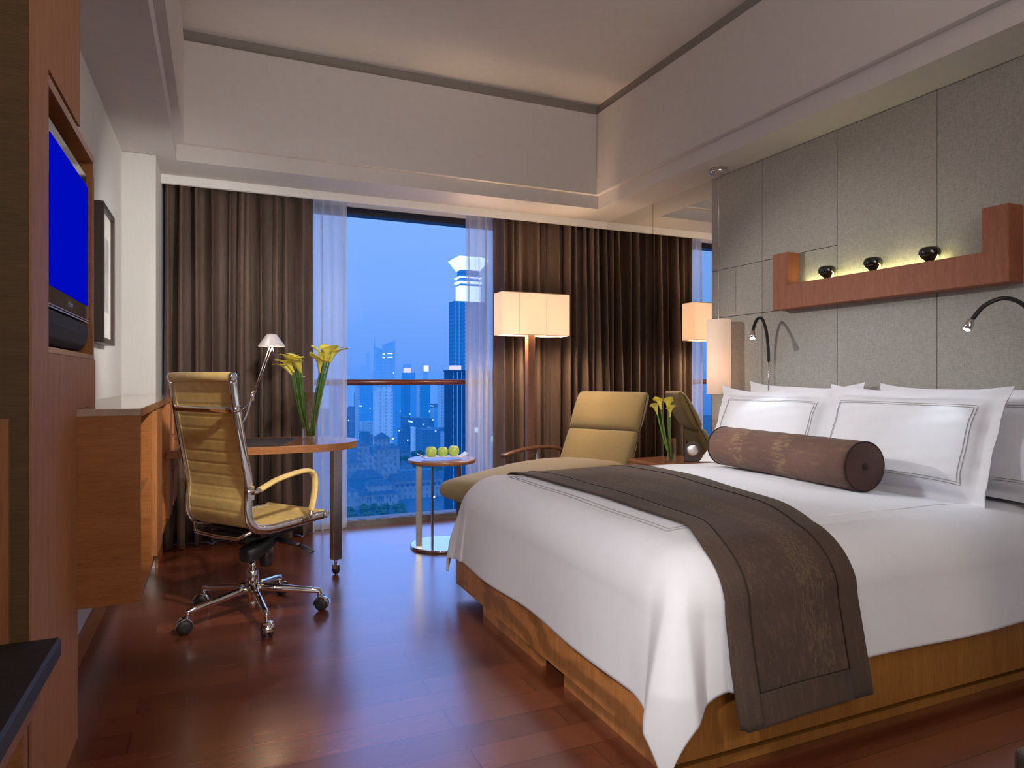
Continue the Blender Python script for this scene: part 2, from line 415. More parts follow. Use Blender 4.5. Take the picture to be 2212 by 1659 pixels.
# window
mb = MB()
mb.box((-.4, 5.05, 2.306), (3.1, 5.15, 2.356)); mb.box((-.4, 5.04, 0), (3.1, 5.15, .045))
mb.box((-.4, 5.05, .045), (-.34, 5.15, 2.32)); mb.box((2.09, 5.06, .045), (2.125, 5.14, 2.32))
w = struct('window_1', mb, plain('dark_bronze_frame', (.035, .035, .04), .35, .5), 'floor to ceiling window with dark bronze frame', 'window')
pn = obj('pane', BX((-.34, 5.098, .045), (3.08, 5.104, 2.315)), 'pane', w)
sl = obj('sill', BX((-.34, 5.02, 0), (3.08, 5.041, .043)), plain('grey_sill', (.22, .21, .21), .4, .3), w)
struct('wall_window', BX((-1.0, 5.10, 2.376), (3.3, 5.25, 3.3)), 'paint', 'wall above the window', 'wall')
struct('wall_end', BX((3.02, 4.83, 0), (3.3, 5.25, 3.3)), 'paint', 'wall return beyond the drape', 'wall')
t = thing('handrail', (1.3, 5.2, 1.04), 'dark red wooden handrail crossing outside the window glass', 'handrail')
obj('rail_bar', MB().tube([(-.3, 5.2, 1.062), (3.0, 5.2, 1.062)], .024, 14), 'rail', t)
for x in (-.25, 2.95): obj('bracket', BX((x - .015, 5.15, .99), (x + .015, 5.21, 1.04)), 'steel', t)

# ------------------------------------------------------------------ pillar with TV niche
t = thing('media_tower', (-.60, 2.2, 0), 'tall reddish wood unit framing the flat television', 'cabinet')
xp = -.383
mb = MB()
mb.box((-1.1, 1.85, 0), (-.389, 2.02, 2.38))
mb.box((XL, 2.02, 0), (-.389, 2.41, .392)); mb.box((XL, 2.02, .392), (-.389, 2.395, 1.0)); mb.box((XL, 2.02, 1.0), (-.389, 2.735, 1.155)); mb.box((XL, 2.02, 1.868), (-.389, 2.445, 2.38))
obj('tower_body', mb, 'wooddark', t)
mb = MB()
mb.box((-.3885, 1.85, 0), (xp, 2.02, 2.38)); mb.box((-.3885, 2.02, 0), (xp, 2.41, .395))
mb.box((-.3885, 2.02, .395), (xp, 2.396, .998)); mb.box((-.3885, 2.02, .998), (xp, 2.745, 1.155))
mb.box((-.3885, 2.02, 1.868), (xp, 2.45, 2.38))
obj('side_veneer', mb, 'tower', t)
mb = MB()
mb.box((-.484, 2.02, 1.833), (-.386, 2.735, 1.860)); mb.box((-.484, 2.715, 1.156), (-.386, 2.735, 1.833)); mb.box((-.484, 2.02, 1.156), (-.386, 2.715, 1.172))
obj('niche_frame', mb, 'wood', t, bevel=.001)
obj('niche_back', BX((-.4845, 2.02, 1.172), (-.478, 2.715, 1.833)), 'dark', t)
obj('lower_door', BX((-1.1, 1.835, .40), (-.424, 1.849, 1.0)), 'woodv', t)
# television
t = thing('television', (-.43, 2.38, 1.18), 'flat television with a plain blue screen set in the wood niche', 'television')
mb = MB().box((-.475, 2.06, 1.28), (-.396, 2.695, 1.775))
obj('casing', mb, 'blackg', t, bevel=.006)
obj('screen', BX((-.3965, 2.099, 1.335), (-.3945, 2.665, 1.735)), 'screen', t)
pr = [(-.46, 1.185), (-.415, 1.183), (-.397, 1.20), (-.391, 1.235), (-.393, 1.272), (-.46, 1.275)]
mb = MB(); n = len(pr)
ycs = [2.05, 2.055, 2.64, 2.685, 2.70]; sc = [1, 1, 1, .93, .7]
vs = []
for y, s_ in zip(ycs, sc):
    for (x, z) in pr: vs.append((-.46 + (x + .46) * s_, y, 1.275 + (z - 1.275) * s_))
fs = [list(range(n))[::-1], list(range(n * 4, n * 5))]
for i in range(4): fs += [(i * n + k, i * n + (k + 1) % n, (i + 1) * n + (k + 1) % n, (i + 1) * n + k) for k in range(n)]
mb.add(vs, fs)
obj('speaker_bar', mb, 'speaker', t, bevel=.004)
mb = MB().box((-.395, 2.05, 1.2765), (-.3925, 2.69, 1.280)); mb.box((-.396, 2.05, 1.285), (-.3945, 2.69, 1.2875))
obj('silver_trim', mb, 'satin', t)
cu = bpy.data.curves.new('logo_text', 'FONT'); cu.body = 'Haier'; cu.size = .026; cu.extrude = .0004; cu.align_x = 'CENTER'
tmp = bpy.data.objects.new('tmp', cu); col.objects.link(tmp); bpy.context.view_layer.update()
me = bpy.data.meshes.new_from_object(tmp.evaluated_get(bpy.context.evaluated_depsgraph_get())); bpy.data.objects.remove(tmp)
me.transform(Matrix.Translation((-.3945, 2.38, 1.303)) @ Matrix(((0, 0, 1, 0), (1, 0, 0, 0), (0, 1, 0, 0), (0, 0, 0, 1))))
me.transform(Matrix.Translation(-Vector(t.location))); me.materials.clear(); me.materials.append(M['satin'])
o = bpy.data.objects.new('logo', me); col.objects.link(o); o.parent = t

# ------------------------------------------------------------------ floating cabinet
t = thing('wall_cabinet', (-.35, 3.35, .39), 'long floating reddish wood cabinet with doors and open bays', 'cabinet')
xc = -.214; x0 = XL + .002
mb = MB()
mb.box((x0, 2.398, .392), (xc, 2.418, .975)); mb.box((x0, 4.36, .392), (xc, 4.388, .975))
mb.box((x0, 2.418, .392), (xc, 4.36, .412)); mb.box((x0, 2.418, .412), (x0 + .012, 4.36, .975))
for y in (2.80, 2.87, 3.10, 3.62, 4.0): mb.box((x0 + .012, y, .412), (xc - .002, y + .018, .975))
obj('carcass', mb, 'woodend', t, bevel=.0015)
obj('cabinet_top', BX((x0, 2.396, .975), (xc + .002, 4.388, .997)), 'gloss_top', t, bevel=.0015)
obj('top_edge', BX((xc + .0022, 2.396, .973), (xc + .0045, 4.388, .997)), 'wood', t)
obj('shelf', BX((x0 + .012, 2.418, .715), (xc - .012, 2.80, .735)), 'wood', t)
obj('shelf', BX((x0 + .012, 3.118, .60), (xc - .012, 3.62, .62)), 'wood', t)
obj('gap_panel', BX((x0 + .05, 2.818, .412), (xc - .06, 2.87, .975)), 'dark', t)  # near-black panel stands in for the darkness deep in the gap
for a, b in ((2.872, 3.116), (3.622, 3.85)):
    d = obj('door', BX((xc - .004, a, .42), (xc + .014, b, .968)), 'woodv', t, bevel=.0015)
for z0, z1 in ((.42, .60), (.605, .79), (.795, .968)):
    obj('drawer', BX((xc - .004, 4.02, z0), (xc + .012, 4.36, z1)), 'woodv', t, bevel=.0015)

# ------------------------------------------------------------------ picture
t = thing('framed_picture', (-.46, 3.52, 1.245), 'dark brown box-framed pale print on the wall above the cabinet', 'picture')
mb = MB()
for a, b in (((3.345, 1.245), (3.70, 1.268)), ((3.345, 1.827), (3.70, 1.85)), ((3.345, 1.268), (3.368, 1.827)), ((3.677, 1.268), (3.70, 1.827))):
    mb.box((XL + .001, a[0], a[1]), (-.437, b[0], b[1]))
obj('frame', mb, 'frame', t)
obj('mount', BX((XL + .002, 3.368, 1.268), (-.452, 3.677, 1.827)), 'mat', t)
obj('print', BX((-.452, 3.44, 1.39), (-.4505, 3.605, 1.72)), 'print', t)

# ------------------------------------------------------------------ luggage bench, left foreground
t = thing('luggage_bench', (-.66, 1.3, 0), 'black slate topped wooden bench in the left foreground', 'bench')
obj('bench_top', BX((-1.085, .62, .455), (-.322, 1.833, .5)), 'stone', t, bevel=.006, seg=1)
obj('apron', BX((-1.085, .66, .36), (-.36, 1.82, .455)), 'wood', t, bevel=.002)
for x, y in ((-.40, .68), (-.40, 1.78), (-1.06, .68), (-1.06, 1.78)):
    obj('leg', BX((x - .02, y - .02, 0), (x + .02, y + .02, .36)), 'wood', t)
t = thing('ottoman', (1.63, .49, 0), 'grey fabric ottoman corner at the right foreground edge', 'ottoman')
obj('cushion', BX((1.356, .2, .14), (1.95, .777, .405)), 'ottoman', t, bevel=.012, seg=3)
for x in (1.40, 1.90):
    for y in (.24, .735): obj('leg', MB().lathe([(.014, 0), (.02, .14)], (x, y, 0), 12), 'polewood', t)

# ------------------------------------------------------------------ desk
t = thing('desk', (.2, 3.85, 0), 'rounded wooden peninsula desk on a steel castor leg', 'desk')
out = [(-.212, 3.56), (.12, 3.575), (.34, 3.572)]
cxa, cya, rx_, ry_ = .42, 3.86, .315, .285
for k in range(0, 19):
    a = radians(-78 + k * 156 / 18 * 1.0); out.append((cxa + rx_ * cos(a), cya + ry_ * sin(a)))
out += [(.30, 4.165), (-.212, 4.19)]
obj('desktop', MB().prism(out, .712, .75), 'deskedge', t, bevel=.002)
lg = Matrix.Translation((.615, 3.845, 0)) @ Matrix.Rotation(radians(20), 4, 'Z')
obj('leg', MB().box((-.025, -.022, .085), (.025, .022, .712), lg), 'steel', t, bevel=.001)
c = obj('castor', MB().lathe([(.008, .05), (.008, .086)], (.615, 3.845, 0), 12).box((-.012, -.02, .03), (.012, .02, .055), lg), 'chrome', t)
obj('wheel', MB().lathe([(.012, -.010), (.026, -.009), (.028, 0), (.026, .009), (.012, .010)], (.615, 3.845, .0285), 24, rot_to((cos(radians(20)), sin(radians(20)), 0))), 'rubber', c)
o = obj('desk_pad', MB().prism([(-.10, 3.68), (.30, 3.60), (.425, 4.02), (-.06, 4.13)], .7505, .7545), 'leatherpad')
tag(o, 'black leather desk pad lying flat on the wooden desk', 'desk pad')

# ------------------------------------------------------------------ desk lamp
t = thing('desk_lamp', (.07, 4.12, .75), 'chrome jointed desk lamp with a small lit conical shade', 'lamp')
obj('base', MB().lathe([(.055, .7505), (.058, .756), (.05, .765), (.012, .77), (.010, .80)], (.07, 4.12, 0), 28), 'chrome', t)
J0 = Vector((.07, 4.12, .80)); J1 = Vector((.150, 4.15, .862)); J2 = Vector((.197, 4.2, .985)); HD = Vector((.293, 4.2, 1.285))
obj('lower_arm', MB().tube(bez([J0, J1 - Vector((0, 0, .012)), J2], 6), .005, 8).tube([J0 + Vector((.0, .012, .04)), J2 + Vector((-.012, .012, -.03))], .0025, 6), 'chrome', t)
obj('joint', MB().lathe([(.006, -.03), (.011, -.02), (.011, .012), (.006, .03)], J2, 14), 'chrome', t)
obj('upper_arm', MB().tube([J2, HD], .0035, 8).tube([J2 + Vector((.008, 0, 0)), HD + Vector((.012, 0, -.01))], .0022, 6), 'chrome', t)
hc = Vector((.303, 4.2, 1.28))
sh = obj('lamp_shade', MB().lathe([(.076, 0), (.072, .006), (.03, .066), (.022, .072)], hc, 32, cap=False), 'deskshade', t, solid=.0015)
obj('shade_cap', MB().lathe([(.023, .071), (.012, .0735), (.002, .074)], hc, 24), 'deskshade', sh)
obj('bulb', MB().lathe([(.002, .0), (.011, .006), (.013, .022), (.008, .04)], hc, 16), 'bulb', t)
obj('handle', MB().tube([hc + Vector((.004, 0, 0)), hc + Vector((.014, 0, -.055))], .003, 6), 'chrome', t)

# ------------------------------------------------------------------ vases with calla lilies
def vase(loc, r, h, label, wl=.012):
    t = thing('glass_vase', loc, label, 'vase')
    obj('vase_wall', MB().lathe([(r - .004, wl), (r, .002), (r, h), (r - .003, h), (r - .0035, wl)], loc, 40, cap=False), 'vase', t)
    obj('vase_foot', MB().lathe([(r - .001, .0005), (r, .003), (r - .002, wl)], loc, 40), 'vase', t)
    return t
def calla(b, h, size, dirv, label, group, bend=.3):
    """b stem foot, h flower base, dirv direction the bloom opens"""
    b, h, d = Vector(b), Vector(h), Vector(dirv).normalized()
    t = thing('calla_lily', b, label, 'flower', group)
    ax = (h - b).normalized()
    tip = h + (ax * .6 + d * .4).normalized() * size * .25
    obj('stem', MB().tube(bez([b, b.lerp(h, .5) + (ax.cross(Vector((0, 1, 0)))) * .006, h, tip], 6), [.0052] * 18 + [.008], 8), 'stem', t)
    dd = (ax * .95 + d * .55).normalized()
    q = rot_to(dd); 
    ldir = (q.inverted().to_3x3() @ d); ph = atan2(ldir.y, ldir.x) if ldir.xy.length > .01 else 0
    def fn(u, v):
        a = 2 * pi * u; k = v
        r = size * (.06 + .10 * k + .20 * k ** 2.8)
        long = .5 + .5 * cos(a - ph)
        z = size * (k * 1.0 + .35 * long ** 3 * k ** 2 - .20 * k ** 6 * (1 - long) - .05 * k ** 4 * (1 + sin(3 * a)) * .6)
        r *= 1 + .55 * long ** 4 * k ** 3 + .06 * sin(4 * a + ph) * k
        z -= size * .18 * k ** 5
        return q @ Vector((r * cos(a), r * sin(a), z)) + h
    m = MB().grid(fn, 22, 9)
    obj('bloom', m, 'petal', t, solid=.0008)
    obj('spadix', MB().tube([h + dd * size * .25, h + dd * size * .85], [.004, .0025], 7), 'spadix', t)
vb = Vector((.488, 3.93, .7508))
vase(vb, .041, .262, 'tall clear glass vase of callas standing on the desk')
gl = 'yellow callas in the desk vase'
lb = ['left bunch', 'right bunch']
k = 0
for dx, dz, dy in ((-.030, .0, 0), (.0, .012, -.02), (.02, .018, .012), (-.012, .022, .015), (.015, -.004, -.02), (-.04, -.014, .015)):
    k += 1
    calla((.478 + dx * .3, 3.93 + dy * .5, .768), (.425 + dx * .8, 3.93 + dy, 1.125 + dz), .098, (-.75 + dx * 14, dy * 20, .5 + dz * 18), 'yellow calla lily in the left bunch of the desk vase', 'yellow callas of the left desk bunch')
for dx, dz, dy in ((-.02, -.01, 0), (.0, .012, -.018), (.022, .018, .01), (-.006, .02, .016), (.036, .016, -.006), (-.03, -.045, -.01)):
    calla((.498 + dx * .3, 3.93 + dy * .5, .768), (.562 + dx * .8, 3.93 + dy, 1.165 + dz), .105, (.35 + dx * 22, dy * 20, .9), 'yellow calla lily in the right bunch of the desk vase', 'yellow callas of the right desk bunch')
for c_, lab in (((.443, 3.93, 1.100), 'pale band tying the left calla bunch on the desk'), ((.548, 3.93, 1.125), 'pale band tying the right calla bunch on the desk')):
    o = obj('raffia_band', MB().lathe([(.0175, -.003), (.020, 0), (.0175, .003)], c_, 20, rot_to((Vector(c_) - Vector((.485, 3.93, .77))).normalized())), 'raffia'); tag(o, lab, 'band')

# ------------------------------------------------------------------ office chair
C0 = Vector((.157, 3.335, 0)); PH = radians(36)
CM = Matrix.Translation(C0) @ Matrix.Rotation(PH, 4, 'Z')      # local x forward, y left
t = thing('office_chair', C0, 'tan leather high-back swivel office chair with chrome frame', 'chair')
def cobj(name, mb, mat, parent=None, **k): mb.xform(CM); return obj(name, mb, mat, parent or t, **k)
prof = bez([(-.260, 0, 1.085), (-.244, 0, .98), (-.227, 0, .88), (-.207, 0, .78), (-.186, 0, .68), (-.178, 0, .61), (-.184, 0, .545), (-.176, 0, .485), (-.140, 0, .447), (-.07, 0, .433), (.03, 0, .434), (.13, 0, .438), (.20, 0, .441), (.245, 0, .442)], 8)
def smooth_len(P):
    L = [0]
    for a, b in zip(P, P[1:]): L.append(L[-1] + (b - a).length)
    return L
LP = smooth_len(prof); TOT = LP[-1]
def pat(s):
    s = max(0, min(TOT, s))
    for i in range(len(LP) - 1):
        if LP[i + 1] >= s:
            k = (s - LP[i]) / max(1e-6, LP[i + 1] - LP[i]); p = prof[i].lerp(prof[i + 1], k); d = (prof[min(i + 1, len(prof) - 1)] - prof[i]).normalized(); return p, d
HW = .192; NR = 20
def sling(side):
    def fn(u, v):
        s = v * TOT; p, d = pat(s); nrm = Vector((d.z, 0, -d.x)) * -1
        rib = min(1, abs(sin(pi * NR * v)) * 3.2) ** .5 * .0022
        return p + Vector((0, (u - .5) * 2 * HW, 0)) + nrm * side * (.003 + rib)
    return fn
mb = MB(); NV = NR * 9
mb.grid(sling(1), 6, NV); mb.grid(sling(-1), 6, NV)
cobj('seat_sling', mb, 'leather')
for sgn in (-1, 1):
    pts = [Vector((p.x, sgn * (HW + .010), p.z)) for p in prof]
    r = cobj('side_rail', MB().tube(pts, .0135, 14, flat=(.6, (0, 1, 0), 1.5)), 'chrome')
    r['label'] = 'polished chrome side rail'
    cobj('edge_piping', MB().tube([Vector((p.x, sgn * (HW - .002), p.z)) for p in prof], .0065, 8), 'leather')
for nm, p in (('headrest_roll', (-.264, 1.097)), ('front_roll', (.254, .443))):
    q = cobj(nm, MB().tube([(p[0], -HW - .012, p[1]), (p[0], -HW - .004, p[1]), (p[0], HW + .004, p[1]), (p[0], HW + .012, p[1])], [.016, .0215, .0215, .016] if nm[0] == 'h' else [.014, .019, .019, .014], 20), 'leather')
    for sgn in (-1, 1):
        q2 = cobj('end_cap', MB().tube([(p[0], sgn * (HW + .006), p[1]), (p[0], sgn * (HW + .021), p[1]), (p[0], sgn * (HW + .025), p[1])], [.021, .020, .012] if nm[0] == 'h' else [.018, .018, .011], 20), 'chrome')
# rear band
band = [(-.228, -HW - .018, .965), (-.252, -HW - .016, .962), (-.275, -HW + .04, .96), (-.280, 0, .96), (-.275, HW - .04, .96), (-.252, HW + .016, .962), (-.228, HW + .018, .965)]
mbx = MB(); mbx.tube(band, .014, 10, flat=(1., (0, 0, 1), .42))
cobj('back_band', mbx, 'chrome')
mbx = MB(); mbx.tube([(-.16, -HW, .435), (-.19, -HW + .05, .405), (-.19, 0, .40), (-.19, HW - .05, .405), (-.16, HW, .435)], .008, 8)
cobj('seat_stretcher', mbx, 'chrome')
for sgn in (-1, 1):
    y = sgn * (HW + .045)
    arm = bez([(-.155, y, .618), (-.06, y, .650), (.05, y, .668), (.118, y, .668), (.152, y, .642), (.156, y, .59), (.146, y, .53), (.132, y, .482)], 7)
    a = cobj('armrest', MB().tube(arm, .0125, 12, flat=(1.45, (0, 1, 0), .9)), 'leather')
    mbx = MB().tube(bez([(-.180, sgn * (HW + .014), .612), (-.178, y, .610), (-.15, y, .620)], 5), .010, 10)
    cobj('arm_foot', MB().tube(bez([(.134, y, .486), (.125, y, .458), (.108, sgn * (HW + .012), .438)], 5), .011, 10), 'chrome')
    mbx.box((-.195, sgn * (HW + .010) - .010, .575), (-.160, sgn * (HW + .010) + .010, .635))
    cobj('arm_bracket', mbx, 'chrome', bevel=.003)
# mechanism
mb = MB(); mb.box((-.13, -.12, .375), (.16, .12, .402)); mb.box((-.08, -.15, .385), (.14, .15, .40))
mb.box((.02, -.182, .40), (.05, .182, .418)); mb.box((-.10, -.182, .40), (-.07, .182, .418))
cobj('seat_plate', mb, 'blackp', bevel=.006)
def ell(cx, cz, l, h, wd): return [(cx, 0, cz)]
mb = MB().sweep([((-.052, 0, .285), (0, .02, 0), (0, 0, .022)), ((-.045, 0, .287), (0, .038, 0), (0, 0, .034)), ((0, 0, .292), (0, .046, 0), (0, 0, .040)), ((.07, 0, .325), (0, .050, 0), (0, 0, .040)), ((.15, 0, .362), (0, .050, 0), (0, 0, .030)), ((.17, 0, .370), (0, .04, 0), (0, 0, .02))], 24, 3)
mb.sweep([((.075, 0, .21), (.018, 0, 0), (0, .026, 0)), ((.075, 0, .30), (.026, 0, 0), (0, .030, 0))], 20, 5)
cobj('tilt_mechanism', mb, 'blackp')
mb = MB().tube([(.10, -.05, .335), (.11, -.15, .325), (.112, -.19, .322)], [.012, .010, .010], 12)
mb.sweep([((.112, -.19, .322), (.012, 0, 0), (0, 0, .007)), ((.113, -.23, .312), (.017, 0, 0), (0, 0, .006)), ((.114, -.265, .300), (.012, 0, 0), (0, 0, .005))], 14, 2.4)
cobj('lever', mb, 'blackp')
mb = MB().lathe([(.015, .19), (.015, .26)], (0, 0, 0), 20).lathe([(.026, .125), (.0265, .21), (.024, .212)], (0, 0, 0), 28)
mb.lathe([(.020, .07), (.022, .095), (.038, .118), (.04, .135), (.027, .150)], (0, 0, 0), 28).lathe([(.012, .035), (.014, .07)], (0, 0, 0), 16)
cobj('column', mb, 'chrome')
for k, ang in enumerate((-82, -10, 62, 134, 206)):
    a = radians(ang) - PH; dv = Vector((cos(a), sin(a), 0)); e = dv * .295
    pts = [dv * .02 + Vector((0, 0, .130)), dv * .10 + Vector((0, 0, .120)), dv * .26 + Vector((0, 0, .097)), e + Vector((0, 0, .092)), e + dv * .004 + Vector((0, 0, .075))]
    lg_ = cobj('base_arm', MB().tube(pts, [.020, .0175, .0145, .0135, .012], 12), 'chrome')
    ca = radians([-60, -100, 20, 170, -100][k]) - PH; cd = Vector((cos(ca), sin(ca), 0)); pd = Vector((-cd.y, cd.x, 0))
    wa = radians([5, -118, -60, -100, -82][k]) - PH
    pd = Vector((cos(wa), sin(wa), 0)); cd = Vector((-pd.y, pd.x, 0))
    if cd.dot(dv) < 0: cd = -cd
    wc = e + cd * .014 + Vector((0, 0, .0315))
    cs = MB().tube([e + Vector((0, 0, .092)), e + Vector((0, 0, .05))], .007, 10)
    def hood(u, v):
        an = radians(-10 + 200 * u); r = .034
        return wc + cd * (cos(an) * r * -1) + Vector((0, 0, sin(an) * r)) + pd * (v - .5) * .046
    cs.grid(hood, 14, 2)
    co = cobj('castor', cs, 'chrome', parent=t, solid=.002)
    for sg in (-1, 1):
        cobj('wheel', MB().lathe([(.012, -.009), (.028, -.0075), (.031, 0), (.028, .0075), (.012, .009)], wc + pd * sg * .0145, 22, rot_to(pd)), 'rubber', parent=co)

# ------------------------------------------------------------------ side table, tray, apples
tc_ = Vector((1.352, 4.215, 0))
t = thing('side_table', tc_, 'round wooden side table on flat steel legs by the window', 'table')
obj('tabletop', MB().lathe([(.212, .545), (.219, .549), (.220, .566), (.216, .570)], tc_, 64), 'tabletop', t)
ba = obj('base', MB().lathe([(.20, 0), (.205, .003), (.205, .017), (.200, .020)], tc_, 64), 'chrome', t)
for (dx, dy, an, w_) in ((-.16, -.02, 70, .019), (-.02, .15, 0, .013), (.11, -.02, 20, .019)):
    mt = Matrix.Translation(tc_ + Vector((dx, dy, 0))) @ Matrix.Rotation(radians(an), 4, 'Z')
    obj('leg', MB().box((-.006, -w_, .019), (.006, w_, .546), mt), 'steel', t, bevel=.0008)
def trayf(u, v):
    s = (u - .5) * 2; x = s * .160
    z = .576 + .030 * max(0, abs(s) - .76) / .24 + .008 * (1 - s * s)
    y = (v - .5) * (.066 + .010 * abs(s)); z += .014 * abs(v - .5) ** 2
    return Vector((1.346 + x, 4.18 + y - .04 * s * .3, z))
o = obj('ceramic_tray', MB().grid(trayf, 34, 8), 'ceramic', solid=.005); tag(o, 'narrow white ceramic tray with upturned ends holding three apples', 'tray')
for i, (x, lb_) in enumerate(((1.268, 'leftmost green apple on the white tray'), (1.346, 'middle green apple on the white tray'), (1.420, 'rightmost green apple on the white tray'))):
    r = [.037, .034, .037][i]
    loc = Vector((x, 4.18, .5875))
    t = thing('green_apple', loc, lb_, 'apple', 'green apples on the white tray')
    pf = [(.12, .12), (.45, .0), (.75, .12), (.97, .55), (1.0, 1.0), (.9, 1.4), (.62, 1.72), (.35, 1.76), (.12, 1.62), (.02, 1.55)]
    P = [Vector((a, b, 0)) for a, b in pf]; P = bez(P, 3)
    obj('apple_body', MB().lathe([(max(.0005, p.x) * r, p.y * r) for p in P], loc, 28), 'apple', t)
    obj('stem', MB().tube([loc + Vector((0, 0, 1.52 * r)), loc + Vector((.003, 0, 1.95 * r))], .0013, 6), 'polewood', t)

# ------------------------------------------------------------------ drapes and sheers
def drape(name, x0, x1, y, z0, z1, nf, amp, mat, label, cat, group=None, seed=0, sheer=False, jag=.68):
    rnd = random.Random(seed); n = 22 * nf
    ph = []; p = 0
    widths = [1 + jag * (rnd.random() - .5) * 2 for _ in range(nf)]; tot = sum(widths); am = [1 + .5 * (rnd.random() - .5) for _ in range(nf)]
    sk = [rnd.random() - .5 for _ in range(nf)]; dr = [rnd.random() - .5 for _ in range(nf)]
    edges = [0]
    for w_ in widths: edges.append(edges[-1] + w_ / tot)
    def fn(u, v):
        i = min(nf - 1, int(u * nf)); k = u * nf - i
        xx = edges[i] + (edges[i + 1] - edges[i]) * k
        vv = 1 - v                                           # 0 at floor,1 top
        s_ = (1 - cos(2 * pi * k)) / 2
        s_ = s_ ** (1.25 + .7 * sk[i])
        A = amp * am[i] * (.75 + .35 * (1 - vv) + .12 * sin(3 * vv + 5 * sk[i]))
        top = max(0, (vv - .93) / .07); A *= 1 - .35 * top
        X = x0 + (x1 - x0) * xx + (.5 * A) * sin(2 * pi * k) * (.45 + .3 * sk[i]) + .010 * dr[i] * sin(4 * vv) * sin(pi * k)
        return Vector((X, y - A * s_ + amp * .5, z0 + (z1 - z0) * vv))
    o = obj(name, MB().grid(fn, n, 26), mat, solid=0 if sheer else .003)
    return tag(o, label, cat, group)
drape('drape', -.312, .632, 4.885, .006, 2.55, 11, .14, 'curtain', 'dark brown velvet drape at the left of the window behind the desk', 'curtain', seed=3)
drape('drape', 2.012, 2.952, 4.885, .006, 2.55, 12, .135, 'curtain', 'dark brown velvet drape at the right behind the floor lamp', 'curtain', seed=9)
drape('sheer_curtain', .61, .882, 4.985, .004, 2.53, 4, .05, 'sheer', 'white sheer curtain at the left side of the window', 'curtain', seed=5, sheer=True)
drape('sheer_curtain', 1.800, 2.055, 4.985, .004, 2.53, 4, .05, 'sheer', 'white sheer curtain at the right side of the window', 'curtain', seed=8, sheer=True)
t = thing('curtain_track', (1.3, 4.93, 2.5525), 'white curtain track hidden above the drapes', 'curtain track')
obj('track_bar', BX((-.29, 4.875, 2.5525), (2.94, 4.895, 2.5595)), 'paint', t); obj('track_bar', BX((-.29, 4.96, 2.5325), (2.94, 4.98, 2.5595)), 'paint', t)

# ------------------------------------------------------------------ floor lamp
lx0, lx1, ly0, ly1, lz0, lz1 = 1.850, 2.383, 4.378, 4.535, 1.403, 1.706
t = thing('floor_lamp', (2.10, 4.457, 0), 'floor lamp with square wooden pole and wide cream box shade', 'lamp')
mb = MB(); mb.add([(lx0, ly0, lz0), (lx1, ly0, lz0), (lx1, ly1, lz0), (lx0, ly1, lz0), (lx0, ly0, lz1), (lx1, ly0, lz1), (lx1, ly1, lz1), (lx0, ly1, lz1)],
    [(0, 1, 5, 4), (1, 2, 6, 5), (2, 3, 7, 6), (3, 0, 4, 7)])
s_ = obj('lamp_shade', mb, 'lampshade', t, solid=.003)
mb = MB()
for z in (lz0, lz1):
    mb.tube([(lx0, ly0, z), (lx1, ly0, z), (lx1, ly1, z), (lx0, ly1, z)], .003, 6, closed=True)
for x in (lx0 + .13, lx0 + .345): mb.tube([(x, ly0 - .0015, lz0), (x, ly0 - .0015, lz1)], .0009, 4)
obj('shade_trim', mb, plain('tan_trim', (.55, .40, .26), .7), s_)
obj('pole', BX((2.072, 4.43, .02), (2.128, 4.485, 1.47)), 'polewood', t, bevel=.003)
obj('base', BX((1.97, 4.33, 0), (2.23, 4.585, .02)), 'polewood', t, bevel=.003)
for x in (1.98, 2.25): obj('bulb', MB().lathe([(.004, 1.50), (.026, 1.53), (.03, 1.555), (.02, 1.585), (.003, 1.60)], (x, 4.457, 0), 18), 'bulb', t)
obj('bulb_arm', BX((1.97, 4.452, 1.492), (2.26, 4.462, 1.50)), 'steel', t)

# ------------------------------------------------------------------ pendant
pcx, pcy = 2.836, 3.297
t = thing('pendant_lamp', (pcx, pcy, 2.38), 'tall cylindrical fabric pendant hanging from the ceiling at bed side', 'lamp')
obj('canopy', MB().lathe([(.052, 2.352), (.055, 2.356), (.055, 2.3795)], (pcx, pcy, 0), 40), 'chrome', t)
obj('cord', MB().tube([(pcx, pcy, 2.352), (pcx + .001, pcy, 1.9)], .0032, 6).tube([(pcx + .001, pcy, 1.9), (pcx - .002, pcy, 1.70), (pcx, pcy, 1.45)], .0022, 6), 'satin', t)
obj('lamp_shade', MB().lathe([(.071, .996), (.071, 1.452)], (pcx, pcy, 0), 48, cap=False).lathe([(.071, 1.452), (.012, 1.453)], (pcx, pcy, 0), 48, cap=False), 'pendshade', t, solid=.002)
obj('bulb', MB().lathe([(.003, 1.18), (.02, 1.20), (.022, 1.23), (.006, 1.27)], (pcx, pcy, 0), 16), emit('soft_bulb', (1, .62, .35), 6), t)

# ------------------------------------------------------------------ wall shelf and bowls
t = thing('wall_shelf', (2.9, 2.26, 1.47), 'reddish wood wall shelf stepped up at both ends', 'shelf')
